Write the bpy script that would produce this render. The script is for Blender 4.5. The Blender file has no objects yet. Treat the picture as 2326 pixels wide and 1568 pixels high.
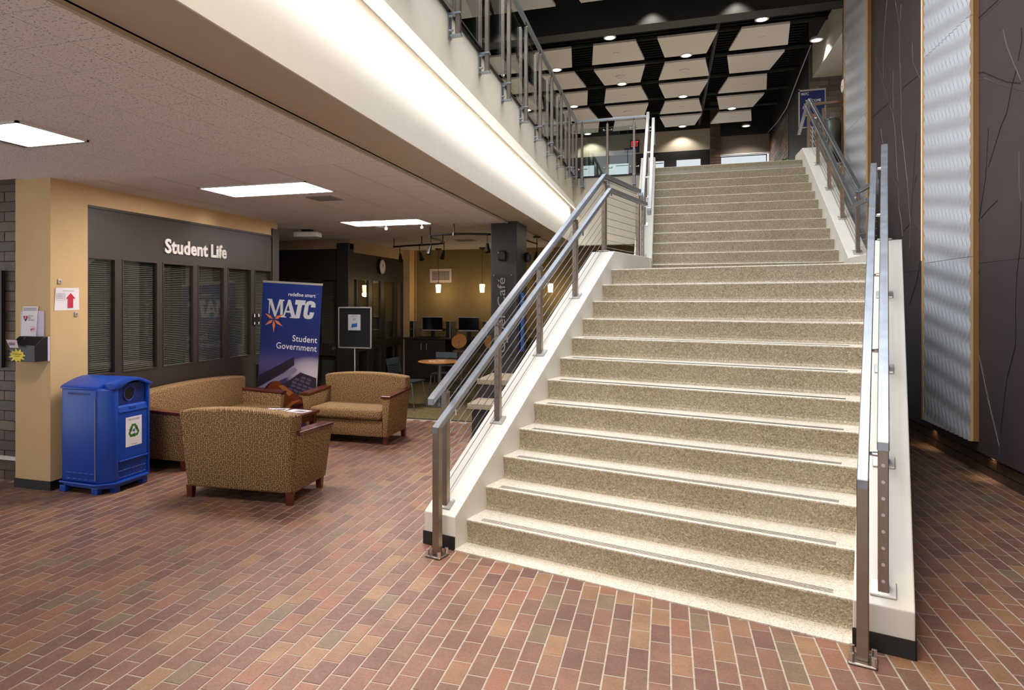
import bpy, bmesh, math, random
from mathutils import Matrix, Vector
random.seed(7)
SC = bpy.context.scene
C = SC.collection

# ------------------------------------------------------------------ camera, world, light, exposure
W_PX, H_PX, F_PX, CX, CY = 2326., 1568., 1529.87, 1020., 683.27
YAW, CAM_Z = 0.311584, 1.7554
cam = bpy.data.cameras.new('camera'); camo = bpy.data.objects.new('camera', cam); C.objects.link(camo)
cam.sensor_fit = 'HORIZONTAL'; cam.sensor_width = 36.0; cam.lens = F_PX / W_PX * 36.0
cam.shift_x = (W_PX / 2 - CX) / W_PX; cam.shift_y = -(H_PX / 2 - CY) / W_PX
cam.clip_start = 0.05; cam.clip_end = 200
camo.location = (0, 0, CAM_Z); camo.rotation_euler = (math.pi / 2, 0, YAW)
SC.camera = camo
SC.view_settings.view_transform = 'Standard'; SC.view_settings.look = 'None'
SC.view_settings.gamma = 1.0; SC.view_settings.use_curve_mapping = False
SC.view_settings.exposure = 0.0
try:
    SC.cycles.use_denoising = True
    SC.cycles.max_bounces = 10; SC.cycles.diffuse_bounces = 5; SC.cycles.glossy_bounces = 5
    SC.cycles.transmission_bounces = 8; SC.cycles.transparent_max_bounces = 16
    SC.cycles.sample_clamp_indirect = 6.0; SC.cycles.caustics_reflective = False; SC.cycles.caustics_refractive = False
except Exception: pass
wd = bpy.data.worlds.new('world'); SC.world = wd; wd.use_nodes = True
wd.node_tree.nodes['Background'].inputs[0].default_value = (0.90, 0.94, 1.0, 1); wd.node_tree.nodes['Background'].inputs[1].default_value = 1.5

def area(name, loc, direction, sx, sy, power, col, spread=None):
    l = bpy.data.lights.new(name, 'AREA'); l.shape = 'RECTANGLE'; l.size = sx; l.size_y = sy; l.energy = power; l.color = col
    if spread: l.spread = spread
    o = bpy.data.objects.new(name, l); C.objects.link(o); o.location = loc
    o.rotation_euler = Vector(direction).to_track_quat('-Z', 'Y').to_euler()
    o['kind'] = 'helper'
    return o
def spot(name, loc, direction, power, col, angle=1.6, blend=.5, rad=.05):
    l = bpy.data.lights.new(name, 'SPOT'); l.energy = power; l.color = col; l.spot_size = angle; l.spot_blend = blend; l.shadow_soft_size = rad
    o = bpy.data.objects.new(name, l); C.objects.link(o); o.location = loc
    o.rotation_euler = Vector(direction).to_track_quat('-Z', 'Y').to_euler(); o['kind'] = 'helper'
    return o
DAY = (0.86, 0.93, 1.0); WARM = (1.0, 0.80, 0.56); FLUO = (1.0, 0.93, 0.88)
area('daylight_window', (-1.6, -3.6, 3.6), (0, 1, -0.12), 4.0, 4.6, 130, DAY)          # the tall window wall behind the camera
area('daylight_skylight', (-0.35, 5.4, 8.05), (0, 0, -1), 2.6, 9.6, 650, (0.94, 0.97, 1.0), math.radians(140))   # long roof light over the stair
area('entrance_downlights', (-0.5, 2.0, 5.6), (0, 0.1, -1), 2.2, 1.6, 160, WARM, math.radians(110))       # warm lamps above the entrance, behind the camera's frame

# ------------------------------------------------------------------ colours and materials
def lin(h):
    h = h.lstrip('#'); v = [int(h[i:i+2], 16) / 255 for i in (0, 2, 4)]
    return tuple(x / 12.92 if x <= .04045 else ((x + .055) / 1.055) ** 2.4 for x in v) + (1,)
MATS = {}
def newmat(name):
    m = bpy.data.materials.new(name); m.use_nodes = True; MATS[name] = m
    nt = m.node_tree; b = nt.nodes['Principled BSDF']
    return m, nt, b
def N(nt, t, **kw):
    n = nt.nodes.new(t)
    for k, v in kw.items(): setattr(n, k, v)
    return n
def L(nt, a, b): nt.links.new(a, b)
def ramp(nt, fac, stops, interp='LINEAR'):
    r = N(nt, 'ShaderNodeValToRGB'); r.color_ramp.interpolation = interp
    e = r.color_ramp.elements
    while len(e) < len(stops): e.new(0.5)
    for el, (p, c) in zip(e, stops): el.position = p; el.color = lin(c) if isinstance(c, str) else c
    L(nt, fac, r.inputs[0]); return r.outputs[0]
def noise(nt, vec, scale, detail=3, rough=.55):
    n = N(nt, 'ShaderNodeTexNoise'); n.inputs['Scale'].default_value = scale; n.inputs['Detail'].default_value = detail; n.inputs['Roughness'].default_value = rough
    if vec: L(nt, vec, n.inputs['Vector'])
    return n.outputs['Fac']
def bump(nt, b, h, strength=.2, dist=.002):
    n = N(nt, 'ShaderNodeBump'); n.inputs['Strength'].default_value = strength; n.inputs['Distance'].default_value = dist
    L(nt, h, n.inputs['Height']); L(nt, n.outputs[0], b.inputs['Normal'])
def mix(nt, fac, a, b_, mode='MIX'):
    n = N(nt, 'ShaderNodeMix', data_type='RGBA', blend_type=mode)
    for s, v in ((n.inputs[0], fac), (n.inputs[6], a), (n.inputs[7], b_)):
        if isinstance(v, (int, float)): s.default_value = v
        elif isinstance(v, (tuple, str)): s.default_value = lin(v) if isinstance(v, str) else v
        else: L(nt, v, s)
    return n.outputs[2]
def math_(nt, op, a, b_=None, c=None):
    n = N(nt, 'ShaderNodeMath', operation=op)
    for i, v in enumerate((a, b_, c)):
        if v is None: continue
        if isinstance(v, (int, float)): n.inputs[i].default_value = v
        else: L(nt, v, n.inputs[i])
    return n.outputs[0]
def pos(nt): return N(nt, 'ShaderNodeNewGeometry').outputs['Position']
def oco(nt): return N(nt, 'ShaderNodeTexCoord').outputs['Object']
def plain(name, col, rough=.6, metal=0., vary=.0, scale=6., bmp=0., bscale=60., emit=0., spec=.5, coat=0.):
    if name in MATS: return MATS[name]
    m, nt, b = newmat(name); c = lin(col)
    b.inputs['Roughness'].default_value = rough; b.inputs['Metallic'].default_value = metal
    b.inputs['Specular IOR Level'].default_value = spec; b.inputs['Coat Weight'].default_value = coat
    f = noise(nt, pos(nt), scale)
    d = tuple(x * (1 - vary) for x in c[:3]) + (1,); e = tuple(min(1, x * (1 + vary)) for x in c[:3]) + (1,)
    L(nt, ramp(nt, f, [(.3, d), (.7, e)]), b.inputs['Base Color'])
    if bmp: bump(nt, b, noise(nt, pos(nt), bscale, 2), bmp)
    if emit: b.inputs['Emission Color'].default_value = c; b.inputs['Emission Strength'].default_value = emit
    return m
def steel(name, col, rough=.3):
    m, nt, b = newmat(name); b.inputs['Metallic'].default_value = 1.0
    f = noise(nt, pos(nt), 14, 4)
    L(nt, ramp(nt, f, [(.3, tuple(x * .9 for x in lin(col)[:3]) + (1,)), (.7, col)]), b.inputs['Base Color'])
    L(nt, math_(nt, 'MULTIPLY_ADD', f, .12, rough - .06), b.inputs['Roughness']); return m
def glassmat(name, tint, refl=.08, rough=.0):
    m = bpy.data.materials.new(name); m.use_nodes = True; MATS[name] = m; nt = m.node_tree; nt.nodes.clear()
    o = N(nt, 'ShaderNodeOutputMaterial'); t = N(nt, 'ShaderNodeBsdfTransparent'); t.inputs[0].default_value = lin(tint)
    g = N(nt, 'ShaderNodeBsdfGlossy'); g.inputs['Roughness'].default_value = rough; g.inputs['Color'].default_value = (1, 1, 1, 1)
    lw = N(nt, 'ShaderNodeLayerWeight'); lw.inputs[0].default_value = .5
    f = math_(nt, 'MULTIPLY_ADD', math_(nt, 'POWER', lw.outputs['Facing'], 4.0), .9, max(refl, .0)); mx = N(nt, 'ShaderNodeMixShader')
    L(nt, math_(nt, 'MINIMUM', f, 1.0), mx.inputs[0]); L(nt, t.outputs[0], mx.inputs[1]); L(nt, g.outputs[0], mx.inputs[2]); L(nt, mx.outputs[0], o.inputs[0])
    return m
def glow(name, col, strength):
    m = bpy.data.materials.new(name); m.use_nodes = True; MATS[name] = m; nt = m.node_tree; nt.nodes.clear()
    o = N(nt, 'ShaderNodeOutputMaterial'); e = N(nt, 'ShaderNodeEmission'); e.inputs[0].default_value = lin(col); e.inputs[1].default_value = strength
    L(nt, e.outputs[0], o.inputs[0]); return m

cream = plain('cream_paint', '#cfb080', .75, vary=.03, bmp=.05, bscale=150)
tan_wall = plain('tan_paint', '#b39a78', .75, vary=.03, bmp=.05, bscale=150)
white_p = plain('white_plaster', '#dbd7cf', .62, vary=.02, bmp=.06, bscale=40)
ivory = plain('ivory_plaster', '#d8cebd', .7, vary=.03, bmp=.08, bscale=30)
soff = plain('soffit_paint', '#b5a996', .75, vary=.02)
brown_d = plain('dark_brown_paint', '#352d29', .5, vary=.06)
brown_dd = plain('espresso_paint', '#2b2522', .4, vary=.08)
brown_p = plain('brown_wall_panel', '#4b4042', .55, vary=.05, scale=3, bmp=.06, bscale=260)
black_p = plain('black_paint', '#171615', .5, vary=.1)
black_b = plain('black_rubber_base', '#1b1a19', .45, vary=.1)
deck_b = plain('black_deck', '#0b0b0b', .7, vary=.15)
olive = plain('olive_paint', '#80704a', .8, vary=.05, bmp=.05, bscale=120)
st_l = steel('brushed_steel', '#a6abb4', .40); st_d = steel('satin_steel', '#9a8e82', .34); chrome = steel('chrome', '#e4e4e6', .1)
silver = plain('silver_paint', '#c8c6c2', .35, metal=.6)
wood_r = plain('cherry_wood', '#5b2719', .3, vary=.2, scale=9, coat=.3)
wood_o = plain('orange_plywood', '#b57a42', .4, vary=.12, scale=12)
mdf = plain('tan_board_edge', '#e0b485', .6, vary=.05); mdf_d = plain('shaded_board_edge', '#96703f', .6, vary=.06)  # the backer's brown has its shade put into the colour
wave_w = plain('wave_white', '#bcbec4', .5, vary=.02)
blue_bin = plain('blue_plastic', '#0d43a6', .38, vary=.05, bmp=.05, bscale=300)
blue_bd = plain('deep_blue_plastic', '#0a2f7a', .45, vary=.05)
paper = plain('white_paper', '#e9e6ea', .7); paper_p = plain('pale_paper', '#d6cbe0', .7); ink = plain('black_ink', '#26242a', .7); ink_g = plain('grey_ink', '#77737c', .7)
red_i = plain('red_ink', '#c2253d', .7); yellow_i = plain('yellow_card', '#f0d645', .6); green_i = plain('green_ink', '#3c7a2e', .6); blue_i = plain('blue_ink', '#2a5fae', .6)
navy = plain('navy_print', '#172a66', .4, vary=.04); white_i = plain('white_ink', '#eeeeee', .55, emit=0.0); silver_i = plain('silver_ink', '#c9cbd0', .5); orange_i = plain('orange_ink', '#e07b45', .55)
dk_plastic = plain('black_plastic', '#141517', .35, vary=.08); scr = plain('dark_screen', '#0c0d10', .12); tower_s = plain('grey_plastic', '#6a655f', .4)
teal = plain('dark_teal_seat', '#22343a', .5); gmetal = plain('grey_tube', '#8f9294', .3, metal=.8)
tilemat = None
glass_w = glassmat('window_glass', '#f4f6f3', .05); glass_b = glassmat('balcony_glass', '#eaf2ef', .06); glass_s = glassmat('sign_glass', '#f6f7f7', .015)
lamp_w = glow('troffer_glow', '#fff4f0', 36.0); lamp_d = glow('downlight_glow', '#fff8ea', 7.0); lamp_p = glow('pendant_glow', '#ffd9a0', 9.0)
led_w = glow('cove_glow', '#fff3e2', 20.0); led_y = glow('led_glow', '#ffd28a', 6.0); exit_g = glow('exit_glow', '#ff3348', 1.5); win_g = glow('daylit_window', '#e8f0f6', .9)

def terrazzo():
    m, nt, b = newmat('terrazzo'); P = pos(nt); b.inputs['Roughness'].default_value = .5
    v = N(nt, 'ShaderNodeTexVoronoi'); v.inputs['Scale'].default_value = 150; L(nt, P, v.inputs['Vector'])
    s = N(nt, 'ShaderNodeSeparateColor'); L(nt, v.outputs['Color'], s.inputs[0])
    c = ramp(nt, s.outputs[0], [(0, '#3a3229'), (.09, '#574d40'), (.20, '#827661'), (.55, '#988b74'), (.85, '#b0a48f'), (1, '#d2c8b6')])
    big = ramp(nt, noise(nt, P, 2.2, 4), [(.3, '#93856b'), (.7, '#a89c86')])
    L(nt, mix(nt, .45, c, big), b.inputs['Base Color']); return m
terr = terrazzo()
def lit_terrazzo():  # terrazzo again in paler tones: top light on the treads put into colour
    m, nt, b = newmat('lit_terrazzo'); P = pos(nt); b.inputs['Roughness'].default_value = .45
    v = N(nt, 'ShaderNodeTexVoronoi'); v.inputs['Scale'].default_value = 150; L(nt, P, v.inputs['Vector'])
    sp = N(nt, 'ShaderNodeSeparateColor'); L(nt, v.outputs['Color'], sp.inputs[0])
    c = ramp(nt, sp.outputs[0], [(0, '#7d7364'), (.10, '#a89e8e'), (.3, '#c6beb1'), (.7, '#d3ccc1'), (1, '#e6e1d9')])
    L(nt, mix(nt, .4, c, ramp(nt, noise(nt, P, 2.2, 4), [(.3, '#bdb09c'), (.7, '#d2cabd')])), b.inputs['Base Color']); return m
terr_l = lit_terrazzo()

def brickmat(name, stops, attr='rnd', grain=90):
    m, nt, b = newmat(name); P = pos(nt); b.inputs['Roughness'].default_value = .55
    a = N(nt, 'ShaderNodeAttribute', attribute_name=attr)
    base = ramp(nt, a.outputs['Fac'], stops, 'CONSTANT')
    g = ramp(nt, noise(nt, P, grain, 4, .7), [(.25, '#6f6f6f'), (.55, '#ffffff')])
    g2 = ramp(nt, noise(nt, P, 5, 3), [(.3, '#a6a6a6'), (.7, '#dedede')])
    col = mix(nt, .55, base, g, 'MULTIPLY'); col = mix(nt, .6, col, g2, 'MULTIPLY')
    L(nt, col, b.inputs['Base Color']); L(nt, ramp(nt, noise(nt, P, 30), [(.3, (.38,) * 3 + (1,)), (.8, (.62,) * 3 + (1,))]), b.inputs['Roughness'])
    bump(nt, b, noise(nt, P, 220, 3), .25, .001); return m
floor_brick = brickmat('floor_brick', [(0, '#9d755a'), (.12, '#916857'), (.24, '#896153'), (.36, '#956b58'), (.48, '#815b4f'), (.57, '#8d6957'), (.66, '#a07859'), (.74, '#856352'), (.82, '#88725b'), (.87, '#a06f56'), (.94, '#7a6856'), (.97, '#a67f5d')])
wall_brick = brickmat('wall_brick', [(0, '#6b5442'), (.2, '#7a5f49'), (.4, '#5d4a3e'), (.6, '#82674e'), (.8, '#685245')], grain=60)
mortar = plain('mortar', '#a4998e', .85, vary=.12, scale=30, bmp=.2, bscale=150); mortar_d = plain('dark_mortar', '#5f5448', .85, vary=.1, scale=30)

def acoustic(name, col, pit):
    m, nt, b = newmat(name); P = pos(nt); b.inputs['Roughness'].default_value = .85
    mp = N(nt, 'ShaderNodeMapping'); mp.inputs['Scale'].default_value = (1, 1.0, 1); L(nt, P, mp.inputs[0])
    f = noise(nt, mp.outputs[0], 75, 2, .6)
    base = lin(col); dk = tuple(x * pit for x in base[:3]) + (1,)
    L(nt, ramp(nt, f, [(.35, dk), (.41, base)]), b.inputs['Base Color']); bump(nt, b, f, .25, .002); return m
tile_r = acoustic('fissured_tile', '#e2dbd8', .35); tile_s = acoustic('smooth_tile', '#dad5d4', .78); cloud_m = plain('cloud_white', '#e6dfdc', .8)
grid_m = plain('tile_grid', '#c9c2ba', .6); gapm = plain('tile_gap', '#6a5f55', .8)

def fabric():
    m, nt, b = newmat('leaf_fabric'); b.inputs['Roughness'].default_value = .9
    s = N(nt, 'ShaderNodeSeparateXYZ'); L(nt, oco(nt), s.inputs[0]); x, y, z = s.outputs
    cb = N(nt, 'ShaderNodeCombineXYZ'); L(nt, math_(nt, 'MULTIPLY_ADD', y, .72, x), cb.inputs[0]); L(nt, math_(nt, 'MULTIPLY_ADD', y, .72, z), cb.inputs[1])
    sc = N(nt, 'ShaderNodeVectorMath', operation='SCALE'); sc.inputs['Scale'].default_value = 56; L(nt, cb.outputs[0], sc.inputs[0])
    v = N(nt, 'ShaderNodeTexVoronoi', voronoi_dimensions='2D'); v.inputs['Scale'].default_value = 1; v.inputs['Randomness'].default_value = .55; L(nt, sc.outputs[0], v.inputs['Vector'])
    d = N(nt, 'ShaderNodeVectorMath', operation='SUBTRACT'); L(nt, sc.outputs[0], d.inputs[0]); L(nt, v.outputs['Position'], d.inputs[1])
    cs = N(nt, 'ShaderNodeSeparateColor'); L(nt, v.outputs['Color'], cs.inputs[0])
    ang = math_(nt, 'MULTIPLY_ADD', math_(nt, 'GREATER_THAN', cs.outputs[0], .5), 1.15, -.575)
    vr = N(nt, 'ShaderNodeVectorRotate', rotation_type='Z_AXIS'); L(nt, d.outputs[0], vr.inputs['Vector']); L(nt, ang, vr.inputs['Angle'])
    s2 = N(nt, 'ShaderNodeSeparateXYZ'); L(nt, vr.outputs[0], s2.inputs[0])
    e = math_(nt, 'ADD', math_(nt, 'DIVIDE', math_(nt, 'ABSOLUTE', s2.outputs[0]), .26), math_(nt, 'POWER', math_(nt, 'DIVIDE', math_(nt, 'ABSOLUTE', s2.outputs[1]), .62), 2))
    col = ramp(nt, e, [(.0, '#4f331e'), (.82, '#5a3c23'), (1.0, '#a8895a')])
    L(nt, mix(nt, .35, col, ramp(nt, noise(nt, oco(nt), 400, 2), [(.3, '#8c8c8c'), (.7, '#ffffff')]), 'MULTIPLY'), b.inputs['Base Color'])
    bump(nt, b, noise(nt, oco(nt), 500, 2), .3, .001); return m
fab = fabric()
def carpetmat():
    m, nt, b = newmat('carpet'); b.inputs['Roughness'].default_value = .95; P = pos(nt)
    mp = N(nt, 'ShaderNodeMapping'); mp.inputs['Scale'].default_value = (1, 2.6, 1); L(nt, P, mp.inputs[0])
    f = noise(nt, mp.outputs[0], 9, 5, .75)
    L(nt, ramp(nt, f, [(.3, '#332a1c'), (.45, '#5c5235'), (.58, '#857549'), (.75, '#4b4229')]), b.inputs['Base Color']); bump(nt, b, noise(nt, P, 300, 2), .5, .003); return m
carpet_m = carpetmat()

# ------------------------------------------------------------------ mesh helpers
class MB:
    def __init__(s): s.v = []; s.f = []
    def add(s, vs, fs):
        o = len(s.v); s.v += [tuple(p) for p in vs]; s.f += [tuple(i + o for i in q) for q in fs]; return s
    def box(s, x0, x1, y0, y1, z0, z1):
        return s.add([(x0, y0, z0), (x1, y0, z0), (x1, y1, z0), (x0, y1, z0), (x0, y0, z1), (x1, y0, z1), (x1, y1, z1), (x0, y1, z1)],
                     [(0, 3, 2, 1), (4, 5, 6, 7), (0, 1, 5, 4), (1, 2, 6, 5), (2, 3, 7, 6), (3, 0, 4, 7)])
    def hexa(s, b4, t4):            # 4 bottom (ccw from above) and 4 top points
        return s.add(list(b4) + list(t4), [(0, 3, 2, 1), (4, 5, 6, 7), (0, 1, 5, 4), (1, 2, 6, 5), (2, 3, 7, 6), (3, 0, 4, 7)])
    def prism(s, poly, axis, a, b):  # poly in the plane normal to axis, extruded a..b
        n = len(poly)
        def P(p, t): return {'x': (t, p[0], p[1]), 'y': (p[0], t, p[1]), 'z': (p[0], p[1], t)}[axis]
        vs = [P(p, a) for p in poly] + [P(p, b) for p in poly]
        fs = [tuple(range(n))[::-1], tuple(range(n, 2 * n))] + [(i, (i + 1) % n, n + (i + 1) % n, n + i) for i in range(n)]
        return s.add(vs, fs)
    def tube(s, pts, r, n=8, closed=False, r2=None):
        pts = [Vector(p) for p in pts]; rings = []; prev = None
        for i, p in enumerate(pts):
            t = (pts[min(i + 1, len(pts) - 1)] - pts[max(i - 1, 0)]).normalized()
            a = Vector((0, 0, 1)) if abs(t.z) < .9 else Vector((1, 0, 0))
            u = t.cross(a).normalized()
            if prev and u.dot(prev) < 0: u = -u
            prev = u; w = t.cross(u); rr = r if r2 is None else r + (r2 - r) * i / (len(pts) - 1)
            rings.append([p + (u * math.cos(2 * math.pi * k / n) + w * math.sin(2 * math.pi * k / n)) * rr for k in range(n)])
        vs = [q for R in rings for q in R]; fs = []
        for i in range(len(rings) - 1):
            for k in range(n): fs.append((i * n + k, i * n + (k + 1) % n, (i + 1) * n + (k + 1) % n, (i + 1) * n + k))
        fs += [tuple(range(n))[::-1], tuple((len(rings) - 1) * n + k for k in range(n))]
        return s.add(vs, fs)
    def lathe(s, prof, n=16, cx=0, cy=0):
        vs = [(cx + r * math.cos(2 * math.pi * k / n), cy + r * math.sin(2 * math.pi * k / n), z) for r, z in prof for k in range(n)]
        fs = [(i * n + k, i * n + (k + 1) % n, (i + 1) * n + (k + 1) % n, (i + 1) * n + k) for i in range(len(prof) - 1) for k in range(n)]
        fs += [tuple(range(n))[::-1], tuple((len(prof) - 1) * n + k for k in range(n))]
        return s.add(vs, fs)
    def sweep(s, pts, side, w, h):   # rectangular bar along a polyline, side = unit horizontal vector(s)
        rings = []
        for i, p in enumerate(pts):
            sd = Vector(side[i] if isinstance(side, list) else side); p = Vector(p)
            up = Vector((0, 0, h / 2)); q = sd * (w / 2)
            rings.append([p - q - up, p + q - up, p + q + up, p - q + up])
        vs = [q for R in rings for q in R]; fs = []
        for i in range(len(rings) - 1):
            for k in range(4): fs.append((i * 4 + k, i * 4 + (k + 1) % 4, (i + 1) * 4 + (k + 1) % 4, (i + 1) * 4 + k))
        n = (len(rings) - 1) * 4
        fs += [(3, 2, 1, 0), (n, n + 1, n + 2, n + 3)]
        return s.add(vs, fs)
    def xf(s, M):
        s.v = [tuple(M @ Vector(p)) for p in s.v]; return s
def mesh(mb, name='m', bevel=0, smooth=False, seg=2):
    me = bpy.data.meshes.new(name); me.from_pydata(mb.v, [], mb.f)
    bm = bmesh.new(); bm.from_mesh(me); bmesh.ops.recalc_face_normals(bm, faces=bm.faces)
    if bevel:
        ed = [e for e in bm.edges if len(e.link_faces) == 2 and e.calc_face_angle(0) > .5]
        bmesh.ops.bevel(bm, geom=ed, offset=bevel, segments=seg, affect='EDGES', profile=.5, clamp_overlap=True)
    bm.to_mesh(me); bm.free()
    if smooth:
        for p in me.polygons: p.use_smooth = True
        if smooth != 'all':
            try: me.set_sharp_from_angle(angle=.7)
            except Exception: pass
    return me
def obj(name, mb, mat, parent=None, bevel=0, smooth=False, loc=None, rot=None, seg=2):
    me = mb if isinstance(mb, bpy.types.Mesh) else mesh(mb, name, bevel, smooth, seg)
    o = bpy.data.objects.new(name, me); C.objects.link(o)
    if mat and not me.materials: me.materials.append(mat)
    if parent: o.parent = parent
    if loc: o.location = loc
    if rot: o.rotation_euler = rot
    return o
def tag(o, label, cat, group=None, kind=None):
    o['label'] = label; o['category'] = cat
    if group: o['group'] = group
    if kind: o['kind'] = kind
    return o
def thing(name, label, cat, loc=(0, 0, 0), rz=0, group=None, rot=None):
    o = bpy.data.objects.new(name, None); C.objects.link(o); o.location = loc; o.rotation_euler = rot or (0, 0, rz)
    o.empty_display_size = .1
    return tag(o, label, cat, group)
def struct(name, mb, mat, label=None, parent=None, **kw):
    o = obj(name, mb, mat, parent, **kw)
    if not parent: o['kind'] = 'structure'
    if label: o['label'] = label
    return o
def box(x0, x1, y0, y1, z0, z1): return MB().box(x0, x1, y0, y1, z0, z1)
TEXTS = []
def text(s, mat, parent, M, fit, name='lettering', ext=.001, off=0., shear=0., align='LEFT', spacing=1., split=False):
    """raised or printed lettering, its bounding box fitted to fit=(width, height), lower left corner at the origin of M"""
    c = bpy.data.curves.new('t', 'FONT'); c.body = s; c.size = 1; c.offset = off; c.align_x = align; c.shear = shear; c.space_character = spacing; c.resolution_u = 3
    t = bpy.data.objects.new('t', c); C.objects.link(t); TEXTS.append((t, name, mat, parent, M, fit, ext, split))
def flush_texts():
    dg = bpy.context.evaluated_depsgraph_get()
    for t, name, mat, parent, M, fit, ext, split in TEXTS:
        me = bpy.data.meshes.new_from_object(t.evaluated_get(dg))
        xs = [v.co.x for v in me.vertices]; ys = [v.co.y for v in me.vertices]
        x0, y0 = min(xs), min(ys); sx = fit[0] / (max(xs) - x0); sy = fit[1] / (max(ys) - y0)
        bm = bmesh.new(); bm.from_mesh(me)
        if ext > .002:
            r = bmesh.ops.extrude_face_region(bm, geom=bm.faces[:]); bmesh.ops.translate(bm, verts=[e for e in r['geom'] if isinstance(e, bmesh.types.BMVert)], vec=(0, 0, 1))
        for v in bm.verts: v.co = ((v.co.x - x0) * sx, (v.co.y - y0) * sy, v.co.z * ext if ext > .002 else ext)
        if split:                                       # one object for each letter (a dot stays with its stem)
            bm.faces.ensure_lookup_table(); seen = set(); isl = []
            for f in bm.faces:
                if f in seen: continue
                st = [f]; comp = set()
                while st:
                    q = st.pop()
                    if q in comp: continue
                    comp.add(q); st += [h for v in q.verts for h in v.link_faces if h not in comp]
                seen |= comp; vs = {v for q in comp for v in q.verts}; isl.append([min(v.co.x for v in vs), max(v.co.x for v in vs), comp])
            isl.sort(key=lambda q: q[0]); letters = []
            for a, b, comp in isl:
                if letters and a < letters[-1][1] - .6 * (b - a): letters[-1][1] = max(b, letters[-1][1]); letters[-1][2] = letters[-1][2] | comp
                else: letters.append([a, b, comp])
            for a, b, comp in letters:
                vs = list({v for q in comp for v in q.verts}); ix = {v: i for i, v in enumerate(vs)}
                l = MB().add([M @ v.co for v in vs], [[ix[v] for v in q.verts] for q in comp]); obj(name, l, mat, parent)
            bm.free(); continue
        bm.transform(M); bmesh.ops.recalc_face_normals(bm, faces=bm.faces) if ext > .002 else None
        bm.to_mesh(me); bm.free(); me.materials.clear(); me.materials.append(mat)
        o = bpy.data.objects.new(name, me); C.objects.link(o); o.parent = parent
    for t, *_ in TEXTS: bpy.data.objects.remove(t)
    TEXTS.clear()
# text planes: local (x right, y up) -> world
def face_ny(x, y, z): return Matrix(((1, 0, 0, x), (0, 0, -1, y), (0, 1, 0, z), (0, 0, 0, 1)))     # read by someone looking towards +Y
def face_px(x, y, z): return Matrix(((0, 0, 1, x), (1, 0, 0, y), (0, 1, 0, z), (0, 0, 0, 1)))      # on a wall facing +X
def polys(pts, M, depth=.0006):   # flat print from 2-D outlines
    mb = MB(); n = len(pts)
    a = [M @ Vector((x, y, 0)) for x, y in pts]; b = [M @ Vector((x, y, depth)) for x, y in pts]
    return mb.add(a + b, [tuple(range(n))[::-1], tuple(range(n, 2 * n))] + [(i, (i + 1) % n, n + (i + 1) % n, n + i) for i in range(n)])

# ------------------------------------------------------------------ measured dimensions
TH = -0.264105; OFX, OFY = -1.3713, 4.6685           # lower flight frame: u across, v up the flight
RISE, TL, TU = 0.175067, 0.2772, 0.25954
WL = 2.40; XU = -0.1882; WU = 2.4335; YU = 10.364; XR = XU + WU
ZF = 24 * RISE                                        # upper floor
ZC = 2.8916                                           # ceiling of the lower room
cT, sT = math.cos(TH), math.sin(TH)
def flight(u, v): return (OFX + u * cT - v * sT, OFY + u * sT + v * cT)
def toflight(x, y):
    dx, dy = x - OFX, y - OFY; return dx * cT + dy * sT, -dx * sT + dy * cT
def project(x, y, z):
    D = -math.sin(YAW) * x + math.cos(YAW) * y; u = math.cos(YAW) * x + math.sin(YAW) * y
    return (CX + F_PX * u / D, CY - F_PX * (z - CAM_Z) / D) if D > .3 else None

# ------------------------------------------------------------------ floor of brick pavers
floor = struct('floor', box(-9, 3.1, -5, 14.4, -.12, -.0022), mortar, 'red and tan brick paver floor with pale mortar joints')
BW, BL, BX, BY = .1016, .1957, -.4854, 3.822
def brick_mesh(w, l, r, h=.016, c=.0014):
    a, b = w / 2, l / 2
    vs = [(-a, -b, -h), (a, -b, -h), (a, b, -h), (-a, b, -h), (-a, -b, -c), (a, -b, -c), (a, b, -c), (-a, b, -c), (-a + c, -b + c, 0), (a - c, -b + c, 0), (a - c, b - c, 0), (-a + c, b - c, 0)]
    fs = [(0, 1, 5, 4), (1, 2, 6, 5), (2, 3, 7, 6), (3, 0, 4, 7), (4, 5, 9, 8), (5, 6, 10, 9), (6, 7, 11, 10), (7, 4, 8, 11), (8, 9, 10, 11)]
    return vs, fs
def rnd_attr(me, vals):
    at = me.attributes.new('rnd', 'FLOAT', 'POINT'); at.data.foreach_set('value', vals)
variants = []
for k in range(24):
    vs, fs = brick_mesh(BW - .009, BL - .009, 0)
    me = bpy.data.meshes.new('brick'); me.from_pydata(vs, [], fs); rnd_attr(me, [(k + .5) / 24] * len(vs)); me.materials.append(floor_brick); variants.append(me)
cand = []
for i in range(-74, 35):
    xc = BX + (i + .5) * BW
    if not -7.9 < xc < 3.05: continue
    y0 = BY if i % 2 == 0 else BY - BL / 2
    for j in range(-16, 50):
        yc = y0 + (j + .5) * BL
        if not .9 < yc < 12.5: continue
        if yc > 9.39 - BL / 2 and xc < -1.0: continue
        u, v = toflight(xc, yc)
        if -.2 < u < WL + .2 and v > .0: continue
        if xc < -5.45 and yc > 4.95: continue
        if xc > -.3 and xc < 2.4 and yc > 8.8: continue
        p = project(xc, yc, 0)
        vis = p is not None and -150 < p[0] < 2480 and p[1] < 1720
        if not vis and not (-6.5 < xc < 3.06 and yc > 1.2): continue
        inside = p is not None and 0 < p[0] < 2326 and p[1] < 1568
        hid = toflight(xc, yc)[0] > -.25 and toflight(xc, yc)[1] > -.12 and toflight(xc, yc)[0] < 2.75
        D = math.hypot(xc, yc)
        cand.append(((1 if inside and not hid else 0) / D ** 3, xc, yc, random.randrange(24), random.uniform(-.0007, .0007), random.uniform(-.006, .006)))
cand.sort(key=lambda t: -t[0])
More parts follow.
